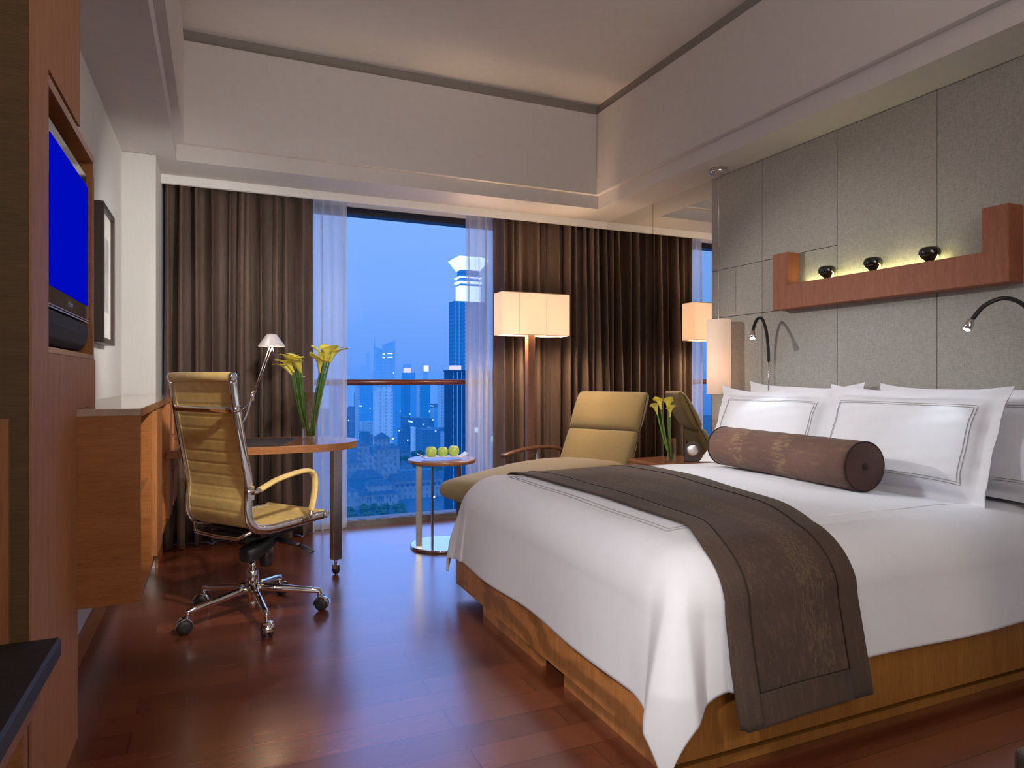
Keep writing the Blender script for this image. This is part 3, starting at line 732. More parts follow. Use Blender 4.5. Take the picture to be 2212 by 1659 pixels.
# U-shaped front outline extruded in x
yz = [(2.878, 1.472), (2.878, 1.782), (2.774, 1.782), (2.774, 1.604), (1.749, 1.604), (1.749, 1.782), (1.646, 1.782), (1.646, 1.472)]
vs = [(2.855, y, z) for y, z in yz] + [(XR - .013, y, z) for y, z in yz]; n = 8
mb = MB().add(vs, [(0, 7, 4, 3), (0, 3, 2, 1), (4, 7, 6, 5), (8, 11, 12, 15), (8, 9, 10, 11), (12, 13, 14, 15)] + [(i, (i + 1) % n, n + (i + 1) % n, n + i) for i in range(n)])
obj('shelf_body', mb, 'shelf', t, bevel=.0025)
obj('light_strip', BX((XR - .024, 1.95, 1.6045), (XR - .0135, 2.72, 1.6085)), 'ledstrip', t)
def bowl(y, r, lb_):
    loc = (2.900, y, 1.6045)
    pf = [(.42, 0), (.44, .05), (.40, .12), (.62, .26), (.92, .45), (1.0, .68), (.95, .90), (.78, 1.05), (.74, 1.06), (.72, 1.02), (.86, .85), (.88, .66), (.7, .42), (.3, .3), (.01, .28)]
    P = bez([Vector((a, b, 0)) for a, b in pf], 3)
    o = obj('lacquer_bowl', MB().lathe([(max(.0004, p.x) * r, max(0, p.y) * .062) for p in P], loc, 40), 'darkceramic')
    tag(o, lb_, 'bowl', 'black bowls on the wall shelf')
bowl(2.548, .043, 'small black footed bowl at the left end of the wall shelf'); bowl(2.281, .043, 'black footed bowl in the middle of the wall shelf'); bowl(1.999, .045, 'black footed bowl nearest the tall end of the wall shelf')

# ------------------------------------------------------------------ reading lamps
def goose(pts, base, head_dir, label, rodtop):
    t = thing('reading_lamp', base, label, 'lamp')
    obj('mount', BX((XR - .028, base[1] - .02, base[2] - .03), (XR - .0125, base[1] + .02, base[2] + .03)), 'satin', t, bevel=.003)
    obj('rod', MB().tube([base, rodtop], .0045, 10), 'chrome', t)
    P = bez(pts, 8)
    obj('flexible_neck', MB().tube(P, .0085, 12), 'blackp', t)
    e = P[-1]; d = Vector(head_dir).normalized()
    obj('lamp_head', MB().lathe([(.005, -.012), (.007, 0), (.015, .012), (.0165, .045), (.014, .047)], e, 20, rot_to(d)), 'chrome', t)
    obj('bulb', MB().lathe([(.013, .0472), (.008, .050), (.001, .0505)], e, 16, rot_to(d)), 'led', t)
    return e + d * .055, d
h1 = goose([(2.914, 2.966, 1.19), (2.907, 2.964, 1.28), (2.885, 2.957, 1.37), (2.845, 2.946, 1.43), (2.795, 2.930, 1.425), (2.755, 2.912, 1.385), (2.735, 2.900, 1.355)], (2.914, 2.966, .97), (-.30, -.25, -.85), 'bendy black reading lamp with lit tip beside the pendant', (2.914, 2.966, 1.195))
h2 = goose([(2.914, 1.56, 1.14), (2.908, 1.565, 1.24), (2.89, 1.58, 1.33), (2.85, 1.605, 1.385), (2.80, 1.639, 1.402), (2.76, 1.682, 1.375), (2.735, 1.712, 1.325)], (2.914, 1.56, .97), (-.28, .12, -.55), 'bendy black reading lamp below the tall end of the shelf', (2.914, 1.56, 1.145))

# ------------------------------------------------------------------ bed
t = thing('bed', (2.05, 2.4, 0), 'king bed base of figured golden-brown veneer', 'bed')
bx0, by0, by1 = 1.12, 1.49, 3.26
mb = MB()
yb = [1.492, 1.66, 2.20, 2.39, 2.53, 2.90, 3.10, 3.258]
for a, b in zip(yb, yb[1:]): mb.box((bx0, a + .0008, .052), (bx0 + .02, b - .0008, .20))
obj('foot_board', mb, 'bedfig', t)
mb = MB(); mb.box((bx0 + .0005, 1.480, .056), (2.94, 1.491, .245))
obj('side_board', mb, 'bedside', t)
obj('side_board', BX((bx0 + .02, by1 - .02, .052), (2.94, by1, .235)), 'bedside', t)
mb = MB(); mb.box((bx0 + .012, 1.555, 0), (bx0 + .032, 2.12, .054)); mb.box((bx0 + .012, 2.30, 0), (bx0 + .032, 2.91, .054))
obj('plinth', mb, 'bedfig', t)
obj('plinth', BX((bx0 + .03, 1.502, 0), (2.94, 1.52, .028)), 'bedside', t)
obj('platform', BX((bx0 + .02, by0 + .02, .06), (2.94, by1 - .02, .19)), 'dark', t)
obj('recess', BX((bx0 + .20, 1.60, .0), (2.9, 3.1, .06)), 'dark', t)  # near-black block stands in for the shade under the bed boards
obj('mattress', BX((1.30, 1.66, .19), (2.93, 3.11, .555)), 'cotton', t, bevel=.05, seg=4)

FX, YN, YF, RR, ZT = 1.292, 1.652, 3.118, .165, .598
def profile(o_, off=0.):
    r = RR; L1 = r * pi / 2
    if o_ <= 0: return 0., 0.
    if o_ < L1: a = o_ / r; return r * sin(a), r * (1 - cos(a))
    e = o_ - L1; return r + e * .13, r + e * .99
def top_z(x, y):
    cx = max(0, min(1, (x - FX) / 1.3)); cy = max(0, min(1, (y - YN) / (YF - YN)))
    return ZT + .048 * sin(pi * min(1, cx * .95 + .03)) ** .8 * max(0, sin(pi * cy)) ** .6 + .003 * sin(x * 9 + y * 4) * sin(y * 7 + x * 2)
def cloth(a, b, off=0., fold=True):
    """a: coordinate along x (may run past the foot edge), b: along y (may run past either side). Cloth wraps down."""
    ox = max(0, FX - a); on = max(0, YN - b); of = max(0, b - YF); oy = on or of; sg = -1 if on else 1
    x = max(a, FX); y = min(max(b, YN), YF)
    tz = top_z(x, y)
    if not ox and not oy: return Vector((x, y, tz + off))
    if ox and oy:
        p = 2.2 if on else 3.2
        rho = (ox ** p + oy ** p) ** (1 / p); th = atan2(oy, ox); o_, dn = profile(rho)
        L1 = .10; k = max(0, rho - L1); tt = (th - radians(45)) / radians(20)
        # plain wrap, angles pushed to the two faces
        q = max(-1, min(1, (th - radians(45)) / radians(45))); kk = min(1, k * 3)
        ph = radians(45) + radians(45) * q * (1 - .18 * kk * (1 - abs(q)) * 2)
        sq = (abs(cos(ph)) ** 5 + abs(sin(ph)) ** 5) ** -.2
        b0 = Vector((-cos(ph), sg * sin(ph), 0)) * ((o_ + off) * (1 + (sq - 1) * kk))
        # pinched hanging flap that overlaps both faces
        dg = Vector((-cos(radians(45)), sg * sin(radians(45)), 0)); pr = Vector((sin(radians(45)), sg * cos(radians(45)), 0))
        W = (.073 if on else .05) * min(1, k / .42) ** .8
        f0 = dg * (o_ + off + (.105 if on else .07) * min(1, k * 3.0) * (1 - .22 * tt * tt)) + pr * W * max(-1.15, min(1.15, tt)) 
        B = max(0, min(1, (1.30 - abs(tt)) / .42)); B = B * B * (3 - 2 * B) * min(1, k * 7)
        pp = b0.lerp(f0, B)
        return Vector((x + pp.x, y + pp.y, tz - dn + off * .2))
    o_, dn = profile(ox or oy)
    # gentle hanging undulation
    w_ = max(0, (ox or oy) - .2)
    if ox: und = .018 * sin(b * 7 + 1) * w_ * 2
    else: und = .016 * sin(a * 6) * w_ * 2
    n_ = 1 if dn < RR * .6 else .0
    if ox: return Vector((x - o_ - und - off * min(1, dn * 8), y, tz - dn + off * (1 - min(1, dn * 6))))
    return Vector((x, y + sg * (o_ + und + off * min(1, dn * 8)), tz - dn + off * (1 - min(1, dn * 6))))
LF, LN, LFR = .500, .462, .455
NA, NB = 230, 300
def dv(u, v):
    a = FX - LF + (2.935 - FX + LF) * u; b = YN - LN + (YF + LFR - YN + LN) * v
    return cloth(a, b)
o = obj('duvet', MB().grid(dv, NA, NB), 'cotton', solid=.012)
tag(o, 'white cotton duvet draped over the bed with grey stitching', 'duvet')
duvet = o
def cline(pts, off, n=60):
    out = []
    for (a0, b0), (a1, b1) in zip(pts, pts[1:]):
        for k in range(n): out.append(cloth(a0 + (a1 - a0) * k / n, b0 + (b1 - b0) * k / n, off))
    out.append(cloth(*pts[-1], off)); return out
mb = MB()
for dlt in (0, .020):
    mb.tube(cline([(1.62, 1.755 + dlt), (1.305 + dlt, 1.755 + dlt), (1.305 + dlt, 3.02 - dlt), (1.62, 3.02 - dlt)], .0075), .0017, 5)
obj('embroidery', mb, 'grey_thread', duvet)
mb = MB().tube(cline([(1.93, 1.70), (2.80, 1.70)], .0075), .002, 5); obj('seam', mb, 'white_thread', duvet)

# runner
def rn(off, a0, a1, b0, b1, na, nb):
    return MB().grid(lambda u, v: cloth(a0(v) + (a1(v) - a0(v)) * u, b0 + (b1 - b0) * v, off) , na, nb)
RB0 = YN - .545; RB1 = YF + .42
def itp(b, T):
    if b <= T[0][0]: return T[0][1]
    for (b0, v0), (b1, v1) in zip(T, T[1:]):
        if b <= b1: t = (b - b0) / (b1 - b0); t = t * t * (3 - 2 * t); return v0 + (v1 - v0) * t
    return T[-1][1]
def ea(b): return itp(b, [(1.2, 1.275), (1.55, 1.30), (1.80, 1.385), (3.2, 1.375)])
def eb(b): return itp(b, [(1.2, 1.80), (1.55, 1.80), (1.9, 1.88), (3.2, 2.02)])
def rcl(u, b, off):
    p = cloth(ea(b) + (eb(b) - ea(b)) * u, b, off)
    if b < YN - .25: p.y -= (YN - .25 - b) * .10
    return p
mb = MB().grid(lambda u, v: rcl(u, RB0 + (RB1 - RB0) * v, .015), 40, 150)
rno = obj('bed_runner', mb, 'runner', solid=.005)
tag(rno, 'dark brown bed runner laid across the foot of the bed', 'bed runner')
bw = .16
for nm, ua, ub, v0, v1 in (('border', 0, bw, RB0, RB1), ('border', 1 - bw, 1, RB0, RB1), ('border', bw, 1 - bw, RB0, RB0 + .085)):
    mbb = MB().grid(lambda u, v: rcl(ua + (ub - ua) * u, v0 + (v1 - v0) * v, .0185), 8, 120 if v1 > 2 else 10)
    obj(nm, mbb, 'runner_border', rno, solid=.001)
mb = MB()
for u in (bw, 1 - bw): mb.tube([rcl(u, RB0 + .085 + (RB1 - RB0 - .085) * k / 120, .0195) for k in range(121)], .0016, 6)
mb.tube([rcl(bw + (1 - 2 * bw) * k / 20, RB0 + .085, .0195) for k in range(21)], .0016, 6)
obj('piping', mb, 'brown_thread', rno)

# pillows
def pillow(center, w, h, thick, lean, yaw, label, seed=0, emb=True, roll=0, fl=.055):
    """stands on its long edge; local: X width, Y height, Z front"""
    rnd = random.Random(seed); ph = [rnd.random() * 6 for _ in range(6)]
    # local Z axis = facing direction; face towards -x (foot) and up
    Mx = Matrix.Translation(center) @ Matrix.Rotation(radians(yaw), 4, 'Z') @ Matrix.Rotation(radians(lean), 4, 'Y') @ Matrix.Rotation(radians(roll), 4, 'X')
    B = Matrix(((0, 0, -1, 0), (-1, 0, 0, 0), (0, 1, 0, 0), (0, 0, 0, 1)))   # X width-> -Y world, Y height -> Z, Z front -> -X
    def surf(u, v, side, off=0):
        a = (u - .5) * 2; b = (v - .5) * 2
        pinx = 1 - .045 * (1 - a * a) if False else 1
        X = a * w / 2 * (1 - .060 * (1 - abs(b) ** 3) * abs(a)); Y = b * h / 2 * (1 - .115 * (1 - abs(a) ** 3) * abs(b))
        ia = max(0, 1 - (abs(a) / (1 - 2 * fl / w * 1.0)) ** 4) if abs(a) < 1 - 2 * fl / w else 0
        ib = max(0, 1 - (abs(b) / (1 - 2 * fl / h * .8)) ** 3.2) if abs(b) < 1 - 2 * fl / h * .8 else 0
        T = thick / 2 * (ia * ib) ** .55
        wr = .004 * sin(14 * a + 9 * b + ph[0]) * (abs(a) ** 2) + .003 * sin(22 * b - 7 * a + ph[1]) * abs(b) + .006 * sin(5 * a + ph[2]) * (abs(b) ** 3)
        cz = .012 * sin(3 * a + ph[3]) * abs(b) ** 2 + .018 * (a * a * b * b)
        return Mx @ B @ Vector((X, Y, side * (T + .0025 + off) + wr * (1 if side > 0 else .4) + cz))
    mb = MB().grid(lambda u, v: surf(u, v, 1), 54, 40).grid(lambda u, v: surf(u, v, -1), 54, 40)
    o = obj('pillow', mb, 'cotton'); tag(o, label, 'pillow')
    if emb:
        m2 = MB()
        for q in (.17, .19):
            qx = q * .62; qy = q
            c_ = [(qx, qy), (1 - qx, qy), (1 - qx, 1 - qy), (qx, 1 - qy), (qx, qy)]; P = []
            for (a0, b0), (a1, b1) in zip(c_, c_[1:]):
                for k in range(40): P.append(surf(a0 + (a1 - a0) * k / 40, b0 + (b1 - b0) * k / 40, 1, .0012))
            m2.tube(P, .0014, 5, closed=True)
        obj('embroidery', m2, 'grey_thread', o)
    return o
pillow((2.735, 2.025, .818), .84, .515, .15, 20, 0, 'white pillow with grey double stitching at the front, nearest the camera', 1)
pillow((2.735, 2.80, .818), .80, .48, .14, 22, 3, 'white pillow with grey double stitching at the front, beside the pendant', 2)
pillow((2.875, 2.72, .84), .80, .47, .11, 14, -2, 'plain white pillow leaning on the wall behind the far front pillow', 3, emb=False)
pillow((2.875, 1.83, .83), .84, .49, .11, 14, 2, 'white pillow mostly hidden behind the nearest front pillow', 4)
# bolster
P0 = Vector((2.435, 1.955, .730)); P1 = Vector((2.535, 2.905, .726)); d = (P1 - P0).normalized()
t = thing('bolster', ((P0 + P1) / 2), 'brown cylindrical bolster cushion lying in front of the white pillows', 'cushion'); 
N = 24; pts = [P0.lerp(P1, k / N) for k in range(N + 1)]
obj('bolster_cover', MB().tube(pts, [.100] + [.1035 + .001 * sin(k * 1.7) for k in range(N - 1)] + [.100], 40, cap=True), 'bolster', t)
mb = MB()
u_ = d.cross(Vector((0, 0, 1))).normalized(); w_ = d.cross(u_)
for P, in ((P0,), (P1,)):
    mb.tube([P + u_ * cos(a) * .101 + w_ * sin(a) * .101 for a in [2 * pi * k / 48 for k in range(48)]], .0038, 6, closed=True)
obj('piping', mb, 'brown_thread', t)
for P_, d_ in ((P0, -d), (P1, d)): obj('end_cap', MB().lathe([(.0995, -.001), (.098, .0025), (.001, .0035)], P_, 40, rot_to(d_)), plain('dark_bolster_cap', (.085, .042, .032), .9), t)
obj('button', MB().lathe([(.016, 0), (.014, .006), (.002, .008)], P0 - d * .001, 20, rot_to(-d)), 'brown_thread', t)

# ------------------------------------------------------------------ nightstand, clock, flowers
t = thing('nightstand', (2.74, 3.62, 0), 'low wooden nightstand between the bed and lounge chair', 'nightstand')
obj('nightstand_body', BX((2.53, 3.35, .08), (2.94, 3.80, .54)), 'wood', t, bevel=.002); obj('nightstand_top', BX((2.52, 3.34, .54), (2.945, 3.81, .56)), 'tabletop', t, bevel=.002)
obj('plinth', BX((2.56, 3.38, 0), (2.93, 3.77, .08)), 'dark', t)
obj('drawer', BX((2.512, 3.36, .32), (2.53, 3.79, .53)), 'wood', t, bevel=.002)
vase((2.675, 3.55, .5605), .028, .148, 'small clear glass vase of callas on the nightstand', .008)
for dx, dz, dy in ((-.075, -.01, 0), (-.04, .02, .012), (-.005, .022, -.012), (.02, .008, .01), (.012, -.03, -.01)):
    calla((2.672 + dx * .12, 3.55 + dy * .3, .572), (2.640 + dx, 3.55 + dy, .875 + dz), .082, (-.5 + dx * 3 + .35, dy * 10 - .2, .6), 'yellow calla lily in the small nightstand vase', 'yellow callas in the nightstand vase')
cl = Vector((2.80, 3.50, .5605)); nrm = Vector((-.62, -.78, 0)).normalized(); sd = Vector((nrm.y, -nrm.x, 0))
t = thing('alarm_clock', cl, 'dark rounded alarm clock with silver dial on the nightstand', 'clock')
pts = [(-.050, 0), (.050, 0), (.050, .075)] + [(.050 * cos(a), .075 + .050 * sin(a)) for a in [pi * k / 14 for k in range(1, 14)]] + [(-.050, .075)]
vs = [cl + sd * a + Vector((0, 0, b)) + nrm * .022 for a, b in pts] + [cl + sd * a + Vector((0, 0, b)) - nrm * .022 for a, b in pts]; n = len(pts)
obj('clock_body', MB().add(vs, [list(range(n)), list(range(n, 2 * n))[::-1]] + [(i, (i + 1) % n, n + (i + 1) % n, n + i) for i in range(n)]), plain('dark_brown_plastic', (.05, .04, .04), .4), t, bevel=.004)
obj('dial', MB().lathe([(.036, 0), (.036, .006), (.031, .008), (.001, .006)], cl + Vector((0, 0, .072)) + nrm * .022, 32, rot_to(nrm)), 'silver', t)

# ------------------------------------------------------------------ lounge chair
ax = Vector((-cos(radians(27)), -sin(radians(27)), 0)); wd = Vector((-sin(radians(27)), cos(radians(27)), 0))
Pf = Vector((2.555, 4.525, 0)); Pn = Vector((2.850, 4.010, 0)); Pc = (Pf + Pn) / 2
t = thing('lounge_chair', Pc + ax * .7, 'olive upholstered lounge chair with reclined back and long seat', 'chair')
def lp(r, w, z): return Pc + ax * r + wd * w + Vector((0, 0, z))
up = Vector((0, 0, 1))
def lsweep(st, hw, e=5): 
    out = []
    for i, (r, z, th, k) in enumerate(st):
        a = st[max(0, i - 1)]; b = st[min(len(st) - 1, i + 1)]
        dd = (ax * (b[0] - a[0]) + up * (b[1] - a[1])).normalized(); nn = dd.cross(wd).normalized()
        out.append((lp(r, 0, z), wd * hw * k, nn * th))
    return MB().sweep(out, 36, e)
# backrest: lower and head panels
obj('headrest', lsweep([(.012, .988, .012, .95), (.017, .980, .030, .985), (.032, .955, .045, 1.0), (.075, .88, .052, 1.0), (.118, .80, .052, 1.0), (.147, .745, .045, .995), (.157, .727, .030, .985), (.161, .722, .012, .97)], .288), 'olive', t)
obj('backrest', lsweep([(.163, .719, .012, .97), (.166, .712, .032, .985), (.176, .69, .046, 1.0), (.22, .60, .054, 1.0), (.275, .50, .056, 1.0), (.31, .43, .04, .98), (.318, .415, .015, .95)], .284), 'olive', t)
obj('seat', lsweep([(.18, .455, .02, .9), (.20, .46, .05, .97), (.35, .472, .06, 1.0), (.55, .480, .066, 1.), (.75, .480, .07, 1.), (.95, .478, .07, .99), (1.15, .466, .068, .98), (1.33, .456, .068, .965), (1.47, .448, .068, .95), (1.535, .444, .064, .94), (1.568, .440, .044, .92), (1.576, .438, .016, .88)], .265, 4), 'olive', t)
mb = MB()
mb.tube(bez([lp(.30, -.292, .47), lp(.16, -.292, .73), lp(.045, -.29, .975)], 8), .003, 6); mb.tube(bez([lp(.30, .292, .47), lp(.16, .292, .73), lp(.045, .29, .975)], 8), .003, 6)
obj('piping', mb, plain('dark_olive_piping', (.10, .07, .025), .8), t)
arm = bez([lp(.93, .31, .575), lp(.80, .315, .592), lp(.62, .315, .604), (lp(.45, .312, .602)), lp(.32, .31, .585), lp(.25, .31, .565)], 6)
obj('armrest', MB().tube(arm, [.010] + [.017] * (len(arm) - 2) + [.010], 12, flat=(1.5, tuple(wd), .8)), wood('arm_walnut', (.10, .035, .018), (.16, .06, .03), 'X', .3, .4), t)
obj('arm_post', MB().tube([lp(.55, .305, .59), lp(.55, .295, .40)], .008, 10), 'chrome', t)
mb = MB()
for w_ in (-.20, .20): mb.tube(bez([lp(.15, w_, .36), lp(.5, w_, .365), lp(1.0, w_, .375), lp(1.30, w_, .37)], 5), .012, 10)
obj('seat_frame', mb, 'chrome', t)
for r_, w_ in ((.30, -.22), (.30, .22), (1.22, -.20), (1.22, .20)):
    obj('leg', MB().tube([lp(r_, w_, .37), lp(r_ + (.06 if r_ > 1 else -.05), w_, 0)], [.013, .010], 12), 'polewood', t)

# ------------------------------------------------------------------ outside: the city
def bmat(name, wall, win, sx, sz, glow=.0, haze=(.1, .35, 1.0), ratio=.45, lit=0.):
    m, t_, b = nt(name)
    tc = t_.nodes.new('ShaderNodeTexCoord'); sp = t_.nodes.new('ShaderNodeSeparateXYZ'); t_.links.new(tc.outputs['Object'], sp.inputs[0])
    def fr(sock, s, thr):
        a = t_.nodes.new('ShaderNodeMath'); a.operation = 'DIVIDE'; a.inputs[1].default_value = s; t_.links.new(sock, a.inputs[0])
        f = t_.nodes.new('ShaderNodeMath'); f.operation = 'FRACT'; t_.links.new(a.outputs[0], f.inputs[0])
        g_ = t_.nodes.new('ShaderNodeMath'); g_.operation = 'LESS_THAN'; g_.inputs[1].default_value = thr; t_.links.new(f.outputs[0], g_.inputs[0]); return g_.outputs[0], a.outputs[0]
    fx, cx_ = fr(sp.outputs[0], sx, ratio); fz, cz_ = fr(sp.outputs[2], sz, .55)
    mu = t_.nodes.new('ShaderNodeMath'); mu.operation = 'MULTIPLY'; t_.links.new(fx, mu.inputs[0]); t_.links.new(fz, mu.inputs[1])
    nz = noise(t_, coords(t_), .06, 3)
    c = mixc(t_, wall, win, mu.outputs[0]); c = mixc(t_, c, ramp(t_, nz, [(.3, (.75, .8, .85)), (.7, (1.15, 1.12, 1.1))]), 1., 'MULTIPLY')
    t_.links.new(c, b.inputs['Base Color']); b.inputs['Roughness'].default_value = .8; b.inputs['Specular IOR Level'].default_value = .1
    e = mixc(t_, tuple(h_ * glow for h_ in haze), (1.5, 1.6, 1.7), 0.)  # distance haze is painted on as blue emission
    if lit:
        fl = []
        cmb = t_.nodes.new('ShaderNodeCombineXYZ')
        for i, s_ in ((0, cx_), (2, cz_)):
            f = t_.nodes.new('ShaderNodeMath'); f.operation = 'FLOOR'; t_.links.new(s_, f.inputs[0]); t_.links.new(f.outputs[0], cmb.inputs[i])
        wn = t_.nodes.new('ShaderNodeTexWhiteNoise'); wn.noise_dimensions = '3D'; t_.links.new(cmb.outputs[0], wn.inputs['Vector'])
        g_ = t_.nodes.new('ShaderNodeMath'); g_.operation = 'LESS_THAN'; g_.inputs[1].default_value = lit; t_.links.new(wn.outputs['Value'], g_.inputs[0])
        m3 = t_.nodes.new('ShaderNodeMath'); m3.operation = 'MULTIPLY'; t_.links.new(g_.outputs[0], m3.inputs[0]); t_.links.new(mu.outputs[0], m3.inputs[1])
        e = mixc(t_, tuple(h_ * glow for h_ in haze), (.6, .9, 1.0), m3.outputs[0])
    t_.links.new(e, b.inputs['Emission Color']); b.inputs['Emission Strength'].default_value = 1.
    return m
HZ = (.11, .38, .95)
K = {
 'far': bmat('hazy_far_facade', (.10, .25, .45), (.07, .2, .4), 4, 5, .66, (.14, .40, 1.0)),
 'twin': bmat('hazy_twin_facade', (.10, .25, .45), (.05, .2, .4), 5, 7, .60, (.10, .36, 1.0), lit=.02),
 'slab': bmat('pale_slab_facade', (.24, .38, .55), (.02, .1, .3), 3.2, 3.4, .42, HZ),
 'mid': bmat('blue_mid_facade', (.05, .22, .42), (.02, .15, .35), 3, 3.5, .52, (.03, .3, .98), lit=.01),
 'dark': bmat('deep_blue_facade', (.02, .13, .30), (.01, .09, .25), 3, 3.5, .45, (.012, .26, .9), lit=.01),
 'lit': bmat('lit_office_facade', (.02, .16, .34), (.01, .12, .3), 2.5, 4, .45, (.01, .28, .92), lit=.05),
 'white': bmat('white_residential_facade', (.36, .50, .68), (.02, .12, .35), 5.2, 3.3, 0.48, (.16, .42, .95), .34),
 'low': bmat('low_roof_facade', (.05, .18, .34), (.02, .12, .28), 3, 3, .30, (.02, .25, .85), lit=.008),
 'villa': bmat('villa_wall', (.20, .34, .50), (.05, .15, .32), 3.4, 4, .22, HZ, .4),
 'roof': plain('blue_grey_roof_tile', (.03, .12, .26), .8, var=.2, scale=.6, emis=(.01, .16, .6), es=.38),  # blue emission stands in for haze over the roofs
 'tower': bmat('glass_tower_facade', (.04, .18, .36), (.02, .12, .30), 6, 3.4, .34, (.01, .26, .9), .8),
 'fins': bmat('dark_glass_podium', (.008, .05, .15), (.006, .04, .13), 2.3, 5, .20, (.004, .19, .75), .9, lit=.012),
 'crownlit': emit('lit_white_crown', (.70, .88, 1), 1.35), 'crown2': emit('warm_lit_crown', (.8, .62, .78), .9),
 'foliage': plain('dusk_tree_foliage', (.03, .14, .14), .9, var=.35, scale=.9, emis=(.0, .10, .30), es=.42),  # hazy dusk glow put into the leaf colour
 'ground': plain('dusk_ground', (.03, .12, .24), .9, var=.35, scale=.03, emis=(.005, .15, .6), es=.38),  # haze over the ground painted as blue emission
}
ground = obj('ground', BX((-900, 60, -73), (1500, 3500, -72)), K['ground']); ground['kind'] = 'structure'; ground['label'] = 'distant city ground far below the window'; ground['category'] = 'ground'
FP = []
def free(x0, x1, y0, y1, m=2):
    for a, b, c, d in FP:
        if x0 < b + m and x1 > a - m and y0 < d + m and y1 > c - m: return False
    FP.append((x0, x1, y0, y1)); return True
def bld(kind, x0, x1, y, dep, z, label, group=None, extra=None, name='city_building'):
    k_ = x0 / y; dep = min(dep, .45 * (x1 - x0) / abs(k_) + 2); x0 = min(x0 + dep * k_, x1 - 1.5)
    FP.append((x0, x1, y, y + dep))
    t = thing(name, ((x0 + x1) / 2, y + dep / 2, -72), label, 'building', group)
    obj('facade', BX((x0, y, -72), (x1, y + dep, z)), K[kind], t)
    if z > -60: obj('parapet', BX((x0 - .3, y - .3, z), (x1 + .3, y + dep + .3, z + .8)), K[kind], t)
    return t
FG = 'hazy far skyline blocks'; LBF = 'hazy pale blue tower block low on the far skyline'
for (x0, x1, y, dep, z) in ((329, 348, 1700, 18, 33.6), (325, 334, 1600, 14, 61.3), (443, 464, 1800, 20, 16.1), (501, 527, 1800, 26, 11.3), (509, 547, 1700, 38, 8.4), (300, 335, 1800, 30, 8.4), (233, 302, 1700, 69, 14.8), (663, 704, 1700, 41, 23.7), (560, 640, 1850, 40, 16)):
    bld('far', x0, x1, y, dep, z, LBF, FG)
t = bld('twin', 322, 338, 1500, 15, 69.2, 'hazy stepped tower with spire left of the slanted-roof tower')
obj('spire', MB().lathe([(2.5, 69), (1.2, 76), (.3, 92)], (326, 1507, 0), 8), K['twin'], t)
t = thing('city_building', (348, 1490, -72), 'hazy twin-lit tower with a slanted roof on the skyline', 'building')
obj('facade', BX((336, 1480, -72), (366, 1492, 66)), K['twin'], t)
obj('slanted_roof', MB().add([(340, 1480, 66), (366, 1480, 66), (366, 1480, 86), (340, 1480, 76), (340, 1492, 66), (366, 1492, 66), (366, 1492, 86), (340, 1492, 76)], [(0, 1, 2, 3), (4, 7, 6, 5), (3, 2, 6, 7), (0, 3, 7, 4), (1, 5, 6, 2)]), K['twin'], t)
for x, z in ((338, 55), (338, 47), (349, 56), (349, 48), (355, 56), (355, 48)): obj('lit_window', BX((x, 1479.3, z), (x + 5, 1479.9, z + 1.3)), 'sign', t)
t = bld('mid', 361, 390, 1400, 29, 12.9, 'block on the skyline with an orange-lit colonnade crown')
obj('lit_crown', BX((366, 1400, 13.8), (380, 1407, 24)), K['crown2'], t); obj('crown_roof', BX((365, 1399, 24), (381, 1408, 32)), K['twin'], t)
t = bld('twin', 378, 388, 1300, 14, 14.9, 'slim block carrying a bright white rooftop sign')
obj('rooftop_sign', BX((379.6, 1299, 16), (388.6, 1300, 27)), 'sign', t)
# crowned tower
t = thing('skyscraper', (204, 570, -72), 'tall blue glass skyscraper with a bright flared crown', 'building')
obj('shaft', BX((191, 560, -72), (220, 575, 69)), K['tower'], t)
mb = MB()
for x in (191.2, 195, 200.5, 203, 209, 214): mb.box((x, 559.2, -20), (x + .5, 559.9, 69))
obj('mullions', mb, K['slab'], t)
def fr(x0, x1, y0, y1, z0, X0, X1, Y0, Y1, z1): return MB().add([(x0, y0, z0), (x1, y0, z0), (x1, y1, z0), (x0, y1, z0), (X0, Y0, z1), (X1, Y0, z1), (X1, Y1, z1), (X0, Y1, z1)], [(0, 3, 2, 1), (4, 5, 6, 7), (0, 1, 5, 4), (1, 2, 6, 5), (2, 3, 7, 6), (3, 0, 4, 7)])
obj('lit_storey', BX((197, 562, 69), (216, 574, 83)), K['crownlit'], t)
obj('lit_storey', BX((196, 561, 85), (217, 575, 87)), K['crownlit'], t); obj('dark_storey', BX((198, 563, 83), (215, 573, 99)), K['tower'], t)
obj('lit_storey', BX((196, 561, 90), (217, 575, 91)), K['crownlit'], t)
obj('flared_crown', fr(197, 216, 562, 574, 97, 191, 222, 557, 578, 106), K['crownlit'], t)
obj('crown_top', fr(191, 222, 557, 578, 106, 196, 217, 561, 575, 109), K['crownlit'], t)
# fins block
t = bld('fins', 107, 150, 330, 12, 4.7, 'dark glass block with white vertical fins beside the right sheer curtain')
mb = MB(); x = 111.5
while x < 150: mb.box((x, 328.6, -72), (x + .16, 329.6, 4.7)); x += 2.3
obj('fins', mb, K['slab'], t)
obj('rooftop_plant', BX((113, 335, 5.5), (118, 340, 8)), K['crown2'], t)
bld('slab', 150, 155, 800, 14, -2.2, 'slim pale tower with a column of windows by the left sheer')
bld('dark', 128, 149, 850, 15, -3.5, 'deep blue block behind the left sheer curtain')
bld('mid', 194, 214, 1000, 20, -8.5, 'mid-blue block behind and left of the white residential tower')
t = bld('white', 137, 156, 640, 19, -12.2, 'white residential tower with dark window columns just below the rail', name='residential_tower')
obj('rooftop_block', BX((143, 641, -12), (155.6, 653, -6.5)), K['white'], t); obj('rooftop_slab', BX((141, 640.5, -6.5), (156, 653, -5.6)), K['slab'], t)
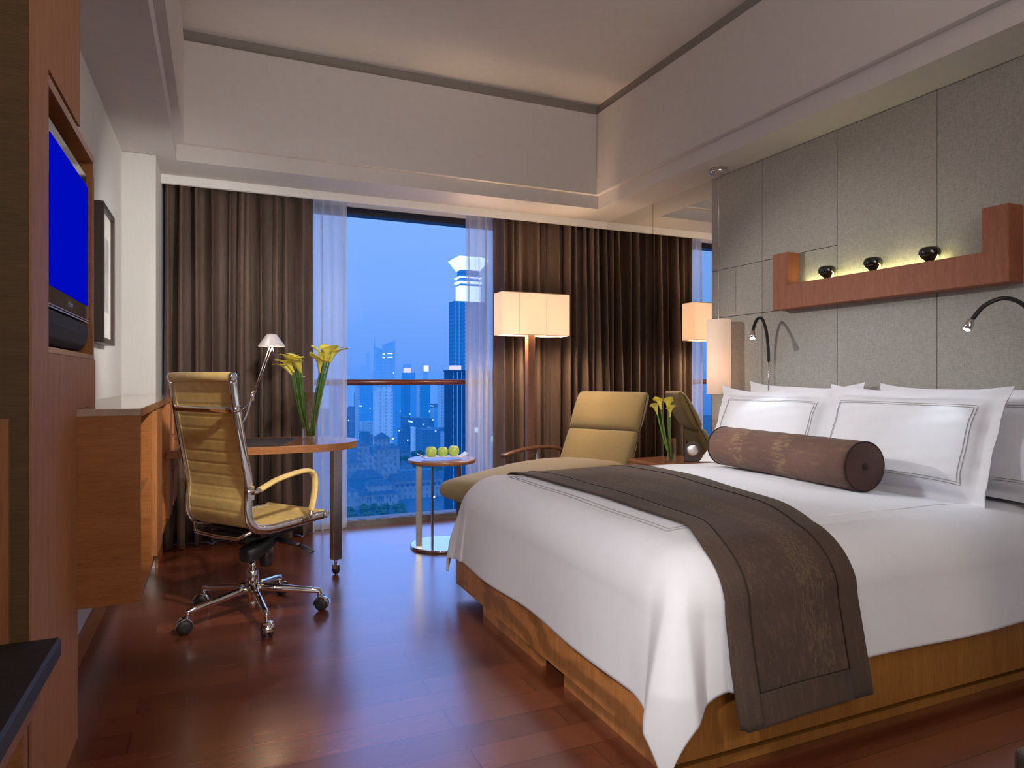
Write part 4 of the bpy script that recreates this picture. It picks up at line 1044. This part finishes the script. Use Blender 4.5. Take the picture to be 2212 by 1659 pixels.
bld('mid', 219, 232, 900, 14, -5.2, 'mid-blue tower right of the white residential tower')
bld('dark', 210, 222, 820, 14, -1.2, 'deep blue tower rising up to the rail centre')
bld('mid', 237, 247, 880, 14, -1.4, 'narrow mid-blue tower between two deep blue ones')
bld('slab', 241, 246, 860, 14, -2.5, 'narrow pale tower left of the office block with lit floors')
bld('lit', 228, 241, 798, 16, -3.4, 'blue office block with rows of small lit windows')
bld('slab', 232, 243, 740, 14, -2.2, 'pale tower touching the dark finned block')
LG = 'low city blocks'; LL = 'low blue-grey block in the middle distance of the city'
for (x0, x1, y, dep, z) in ((179, 187, 700, 14, -40), (183, 205, 690, 22, -41.2), (124, 134, 640, 14, -50), (169, 182, 700, 14, -53.5), (168, 191, 600, 23, -46.6), (130, 142, 790, 14, -43.4)):
    bld('low', x0, x1, y, dep, z, LL, LG)
bld('white', 168, 173, 620, 10, -45.5, 'small white tower beside the long low white building')
def house(x0, x1, y0, y1, zw, zr, label, wall='villa', base=-72):
    FP.append((x0, x1, y0, y1))
    t = thing('house', ((x0 + x1) / 2, (y0 + y1) / 2, base), label, 'building')
    obj('walls', BX((x0, y0, base), (x1, y1, zw)), K[wall], t)
    i = min((y1 - y0) / 2, (x1 - x0) / 2) * .95
    obj('roof', fr(x0 - 1, x1 + 1, y0 - 1, y1 + 1, zw, x0 + i, x1 - i, y0 + i, y1 - i, zr), K['roof'], t); return t
house(123, 134, 560, 572, -49, -44.2, 'pale house with a pointed hip roof below the white tower')
house(88.2, 94.4, 452, 462, -43.5, -41, 'left wing of the white villa cluster'); house(95.5, 101.2, 437, 446, -45, -42.2, 'middle wing of the white villa cluster')
house(103.5, 111, 436, 446, -44.5, -41.5, 'right wing of the white villa cluster')
for (x0, x1, y, z, z0, lab) in ((85.5, 93, 425.5, -47.5, -58, 'white terraced villa below the villa cluster'), (95.5, 103, 412, -48.5, -58, 'white balconied villa right of the terraced villa')):
    t = thing('house', ((x0 + x1) / 2, y, -72), lab, 'building'); mb = MB()
    for q in range(4):
        s = q * .8; mb.box((x0 + s, y + s * 1.5, -72), (x1 - s * .7, y + 9, z0 + (z - z0) * (q + 1) / 4))
    obj('walls', mb, K['villa'], t)
house(76, 86, 436, 446, -52.5, -50, 'low gabled hall left of the villa cluster')
house(72, 92, 400, 412, -57.5, -53.2, 'large blue-roofed hall behind the nearest villa', 'low')
t = house(75.5, 97.5, 385, 396, -65.3, -62.0, 'nearest pale villa with dark tall windows and tiled roof')
mb = MB()
for x in (79, 80.6, 84.5, 85.6, 86.7, 87.8, 92): mb.box((x, 384.7, -69.5), (x + .7, 384.95, -66.3))
obj('window_row', mb, K['roof'], t)
obj('upper_storey', BX((80, 387, -65), (94, 395, -60.2)), K['villa'], t)
obj('upper_roof', fr(79, 95, 386, 396, -60.2, 82, 92, 390, 392, -57.5), K['roof'], t)
t = house(62, 72.4, 380, 392, -62, -59.8, 'pale porticoed building left of the nearest villa')
mb = MB()
for x in (65.5, 68, 70.5, 72.4): mb.box((x, 378.6, -72), (x + .7, 379.4, -64))
mb.box((64.5, 378.4, -64), (73.2, 380, -62.2)); obj('portico', mb, K['villa'], t)
t = bld('villa', 98, 130, 402, 9, -61.5, 'long pale arcaded wing right of the nearest villa')
mb = MB()
for k in range(9): mb.box((99.5 + k * 3.3, 401.5, -64.5), (101.6 + k * 3.3, 401.9, -62.6))
obj('window_row', mb, K['roof'], t); obj('roof', fr(97, 131, 401, 412, -61, 97.5, 130.5, 406, 407, -56.8), K['roof'], t)
bld('low', 105, 128, 418, 10, -58, 'flat dark-roofed building behind the arcaded wing')
# trees
def tree(x, y, r, zc, label):
    t = thing('tree', (x, y, -72), label, 'tree', 'city trees around the villas')
    bm = bmesh.new(); bmesh.ops.create_icosphere(bm, subdivisions=3, radius=1)
    q = random.Random(int(x * 31 + y)); o1, o2 = q.random() * 9, q.random() * 9
    m = MB(); vs = []
    for v in bm.verts:
        p = v.co; k = 1 + .22 * sin(p.x * 6 + o1) * sin(p.y * 7 + o2) + .18 * sin(p.z * 9 + o1) + .12 * sin(p.x * 17 + p.z * 15)
        vs.append((x + p.x * r * k, y + p.y * r * k, zc + p.z * r * .75 * k))
    m.add(vs, [[v.index for v in f.verts] for f in bm.faces], False); bm.free()
    obj('crown', m, K['foliage'], t); obj('trunk', MB().lathe([(.4, -72), (.25, zc)], (x, y, 0), 8), K['roof'], t)
for q_ in ((185, 225, 550, 580), (336, 366, 1480, 1492), (96, 130, 370, 384)): FP.append(q_)
rr = random.Random(4)
for k in range(90):
    y = rr.uniform(480, 1150); x = (.20 + .125 * rr.random()) * y; w = rr.uniform(9, 24); hgt = rr.uniform(8, 26) * (y / 700); kd = rr.choice(['low', 'low', 'slab', 'mid'])
    if 118 < x < 168 and y < 660: continue
    if not free(x - w / 2 - 1, x + w / 2 + 5, y, y + w * .8): continue
    FP.pop(); bld(kd, x - w / 2, x + w / 2, y, w * .8, -72 + hgt, LL, LG)
rr = random.Random(12)
TL = 'dark leafy city tree among the villas far below'
for k in range(420):
    y = rr.uniform(338, 376); x = y * rr.uniform(.172, .262); r_ = rr.uniform(2.2, 3.8)
    if free(x - r_, x + r_, y - r_, y + r_, .3): tree(x, y, r_ * .93, -70.5 + rr.uniform(-1, 1.2), TL)
for k in range(120):
    y = rr.uniform(415, 620); x = y * rr.uniform(.19, .33); r_ = rr.uniform(3, 6)
    if free(x - r_, x + r_, y - r_, y + r_, .3): tree(x, y, r_ * .9, -68 + rr.uniform(-1, 2), TL)
def slamp(x, y, z, label, r=.5):
    t = thing('street_lamp', (x, y, -72), label, 'lamp'); obj('post', MB().lathe([(.15, -72), (.1, z)], (x, y, 0), 6), K['roof'], t)
    obj('lamp_head', MB().lathe([(.02, -r), (r * .8, -r * .5), (r, 0), (r * .8, r * .5), (.02, r)], (x, y, z), 10), 'starlight', t)
slamp(101, 328, -58.6, 'bright white street lamp low in the window beside the table leg', .45)
slamp(146, 598, -52.6, 'street lamp right of the white residential tower base', .45); slamp(152, 600, -46, 'small street lamp above the others in the city', .3); slamp(160, 600, -54.5, 'street lamp in front of the long low white building', .45)

# ------------------------------------------------------------------ world
w = bpy.data.worlds.new('dusk'); bpy.context.scene.world = w; w.use_nodes = True
t_ = w.node_tree; bg = t_.nodes['Background']
tc = t_.nodes.new('ShaderNodeTexCoord'); sp = t_.nodes.new('ShaderNodeSeparateXYZ'); t_.links.new(tc.outputs['Generated'], sp.inputs[0])
nz = noise(t_, tc.outputs['Generated'], 2.5, 3)
ad = t_.nodes.new('ShaderNodeMath'); ad.operation = 'MULTIPLY_ADD'; ad.inputs[1].default_value = .10; t_.links.new(nz, ad.inputs[0]); t_.links.new(sp.outputs[2], ad.inputs[2])
cr = ramp(t_, ad.outputs[0], [(.0, (.05, .24, .85)), (.06, (.135, .345, .97)), (.16, (.20, .42, 1.0)), (.40, (.27, .50, 1.0)), (.9, (.22, .42, .9))])
t_.links.new(cr, bg.inputs[0]); bg.inputs[1].default_value = 1.0

# ------------------------------------------------------------------ lights
def area(name, loc, target, size, power, c=(1, .9, .8), sy=None, spread=None):
    l = bpy.data.lights.new(name, 'AREA'); l.energy = power; l.color = c; l.size = size
    if sy: l.shape = 'RECTANGLE'; l.size_y = sy
    if spread: l.spread = radians(spread)
    o = bpy.data.objects.new(name, l); col.objects.link(o); o.location = loc
    o.rotation_euler = (Vector(target) - Vector(loc)).to_track_quat('-Z', 'Y').to_euler(); return o
def spot(name, loc, target, power, ang, c=(1, .9, .8), r=.03, blend=.5):
    l = bpy.data.lights.new(name, 'SPOT'); l.energy = power; l.color = c; l.spot_size = radians(ang); l.spot_blend = blend; l.shadow_soft_size = r
    o = bpy.data.objects.new(name, l); col.objects.link(o); o.location = loc
    o.rotation_euler = (Vector(target) - Vector(loc)).to_track_quat('-Z', 'Y').to_euler(); return o
def point(name, loc, power, c, r=.03):
    l = bpy.data.lights.new(name, 'POINT'); l.energy = power; l.color = c; l.shadow_soft_size = r
    o = bpy.data.objects.new(name, l); col.objects.link(o); o.location = loc; return o
area('fill_light', (.9, -1.6, 1.9), (1.4, 3, .6), 1.6, 20, (1, .95, .93), 1.2)
area('down_fill', (1.3, -.2, 2.33), (1.3, 0, 0), 1.3, 9, (1, .95, .92), 1.2)
area('ceiling_wash', (1.2, .2, 2.45), (1.2, 1.8, 3.1), 1.5, 13, (1, .88, .78), 1.2, 130)  # added upward light out of view, brightens the ceiling recess
spot('pillow_spot', (1.05, 2.62, 2.2), (2.6, 2.3, .70), 62, 56, (.93, .96, 1), .08, .9)
ws = spot('wall_spot', (.35, 3.86, 2.0), (2.96, 2.55, 1.0), 105, 50, (1, .95, .88), .010, .7); ws.data.specular_factor = .15
wn_ = spot('window_spot', (1.0, 2.0, 2.3), (1.3, 5.0, .75), 75, 46, (.97, .97, 1), .05, .7); wn_.data.specular_factor = .1  # unseen spot added to whiten the sheers
spot('soffit_spot', (.35, 3.5, 1.25), (.65, 4.65, 2.4), 20, 100, (1, .97, .95), .05, .9)  # added uplight with no fixture, brightens the soffit by the window
area('shelf_glow', (2.918, 2.33, 1.612), (2.935, 2.33, 2.0), .8, .6, (1, .97, .45), .012)
spot('corner_spot', (.30, 3.05, 1.55), (-.45, 4.5, 1.45), 46, 95, (1, .96, .92), .03, .9)
spot('drape_spot', (-.15, 3.95, 2.2), (.45, 4.85, 1.1), 15, 85, (1, .86, .76), .03, .8)  # added raking light, deepens the contrast of the drape folds
spot('chair_spot', (.75, 1.2, 2.2), (.05, 3.2, .7), 260, 30, (1, .92, .80), .05, .8)  # unseen spot added to brighten the chair leather
spot('bed_side_spot', (2.3, -.9, 1.9), (1.45, 1.5, .25), 34, 42, (1, .80, .62), .03)
spot('foot_spot', (-.15, .75, 1.35), (1.12, 2.50, .28), 92, 66, (1, .95, .92), .05, .6)  # extra spot added to lift the foot face of the bed
point('floor_lamp_up', (2.115, 4.457, 1.66), 10, (1, .72, .46), .03)
sl_ = bpy.data.lights.new('dusk_skylight', 'SUN'); sl_.energy = .42; sl_.color = (.22, .34, 1); sl_.angle = radians(38)  # blue sun added to strengthen the sky glow on the floor
so = bpy.data.objects.new('dusk_skylight', sl_); col.objects.link(so); so.location = (1.3, 7, 4); so.rotation_euler = (Vector((0, 0, 0)) - Vector((.35, 1, .48))).to_track_quat('-Z', 'Y').to_euler()
for x_ in (1.965, 2.265): point('floor_lamp_light', (x_, 4.457, 1.44), 17, (1, .70, .44), .03)
point('desk_lamp_light', (.303, 4.2, 1.268), 1.6, (1, .75, .48), .012)
point('pendant_light', (pcx, pcy, 1.10), 1.0, (1, .66, .40), .03)
spot('reading_light', tuple(h1[0]), tuple(h1[0] + h1[1]), 3, 70, (.75, .88, 1), .01)
spot('reading_light', tuple(h2[0]), tuple(h2[0] + h2[1]), 3, 70, (.75, .88, 1), .01)

# ------------------------------------------------------------------ camera
cam = bpy.data.cameras.new('camera'); co = bpy.data.objects.new('camera', cam); col.objects.link(co)
co.location = (0, 0, 1.09); co.rotation_euler = (radians(90), 0, radians(-23.7))
cam.sensor_width = 36; cam.lens = 1460 / 2212 * 36; cam.shift_y = -11.5 / 2212; cam.clip_start = .05; cam.clip_end = 6000
sc_ = bpy.context.scene; sc_.camera = co
sc_.view_settings.view_transform = 'Standard'; sc_.view_settings.look = 'None'; sc_.view_settings.exposure = 0
for o in bpy.data.objects:
    if '_o' in o: del o['_o']
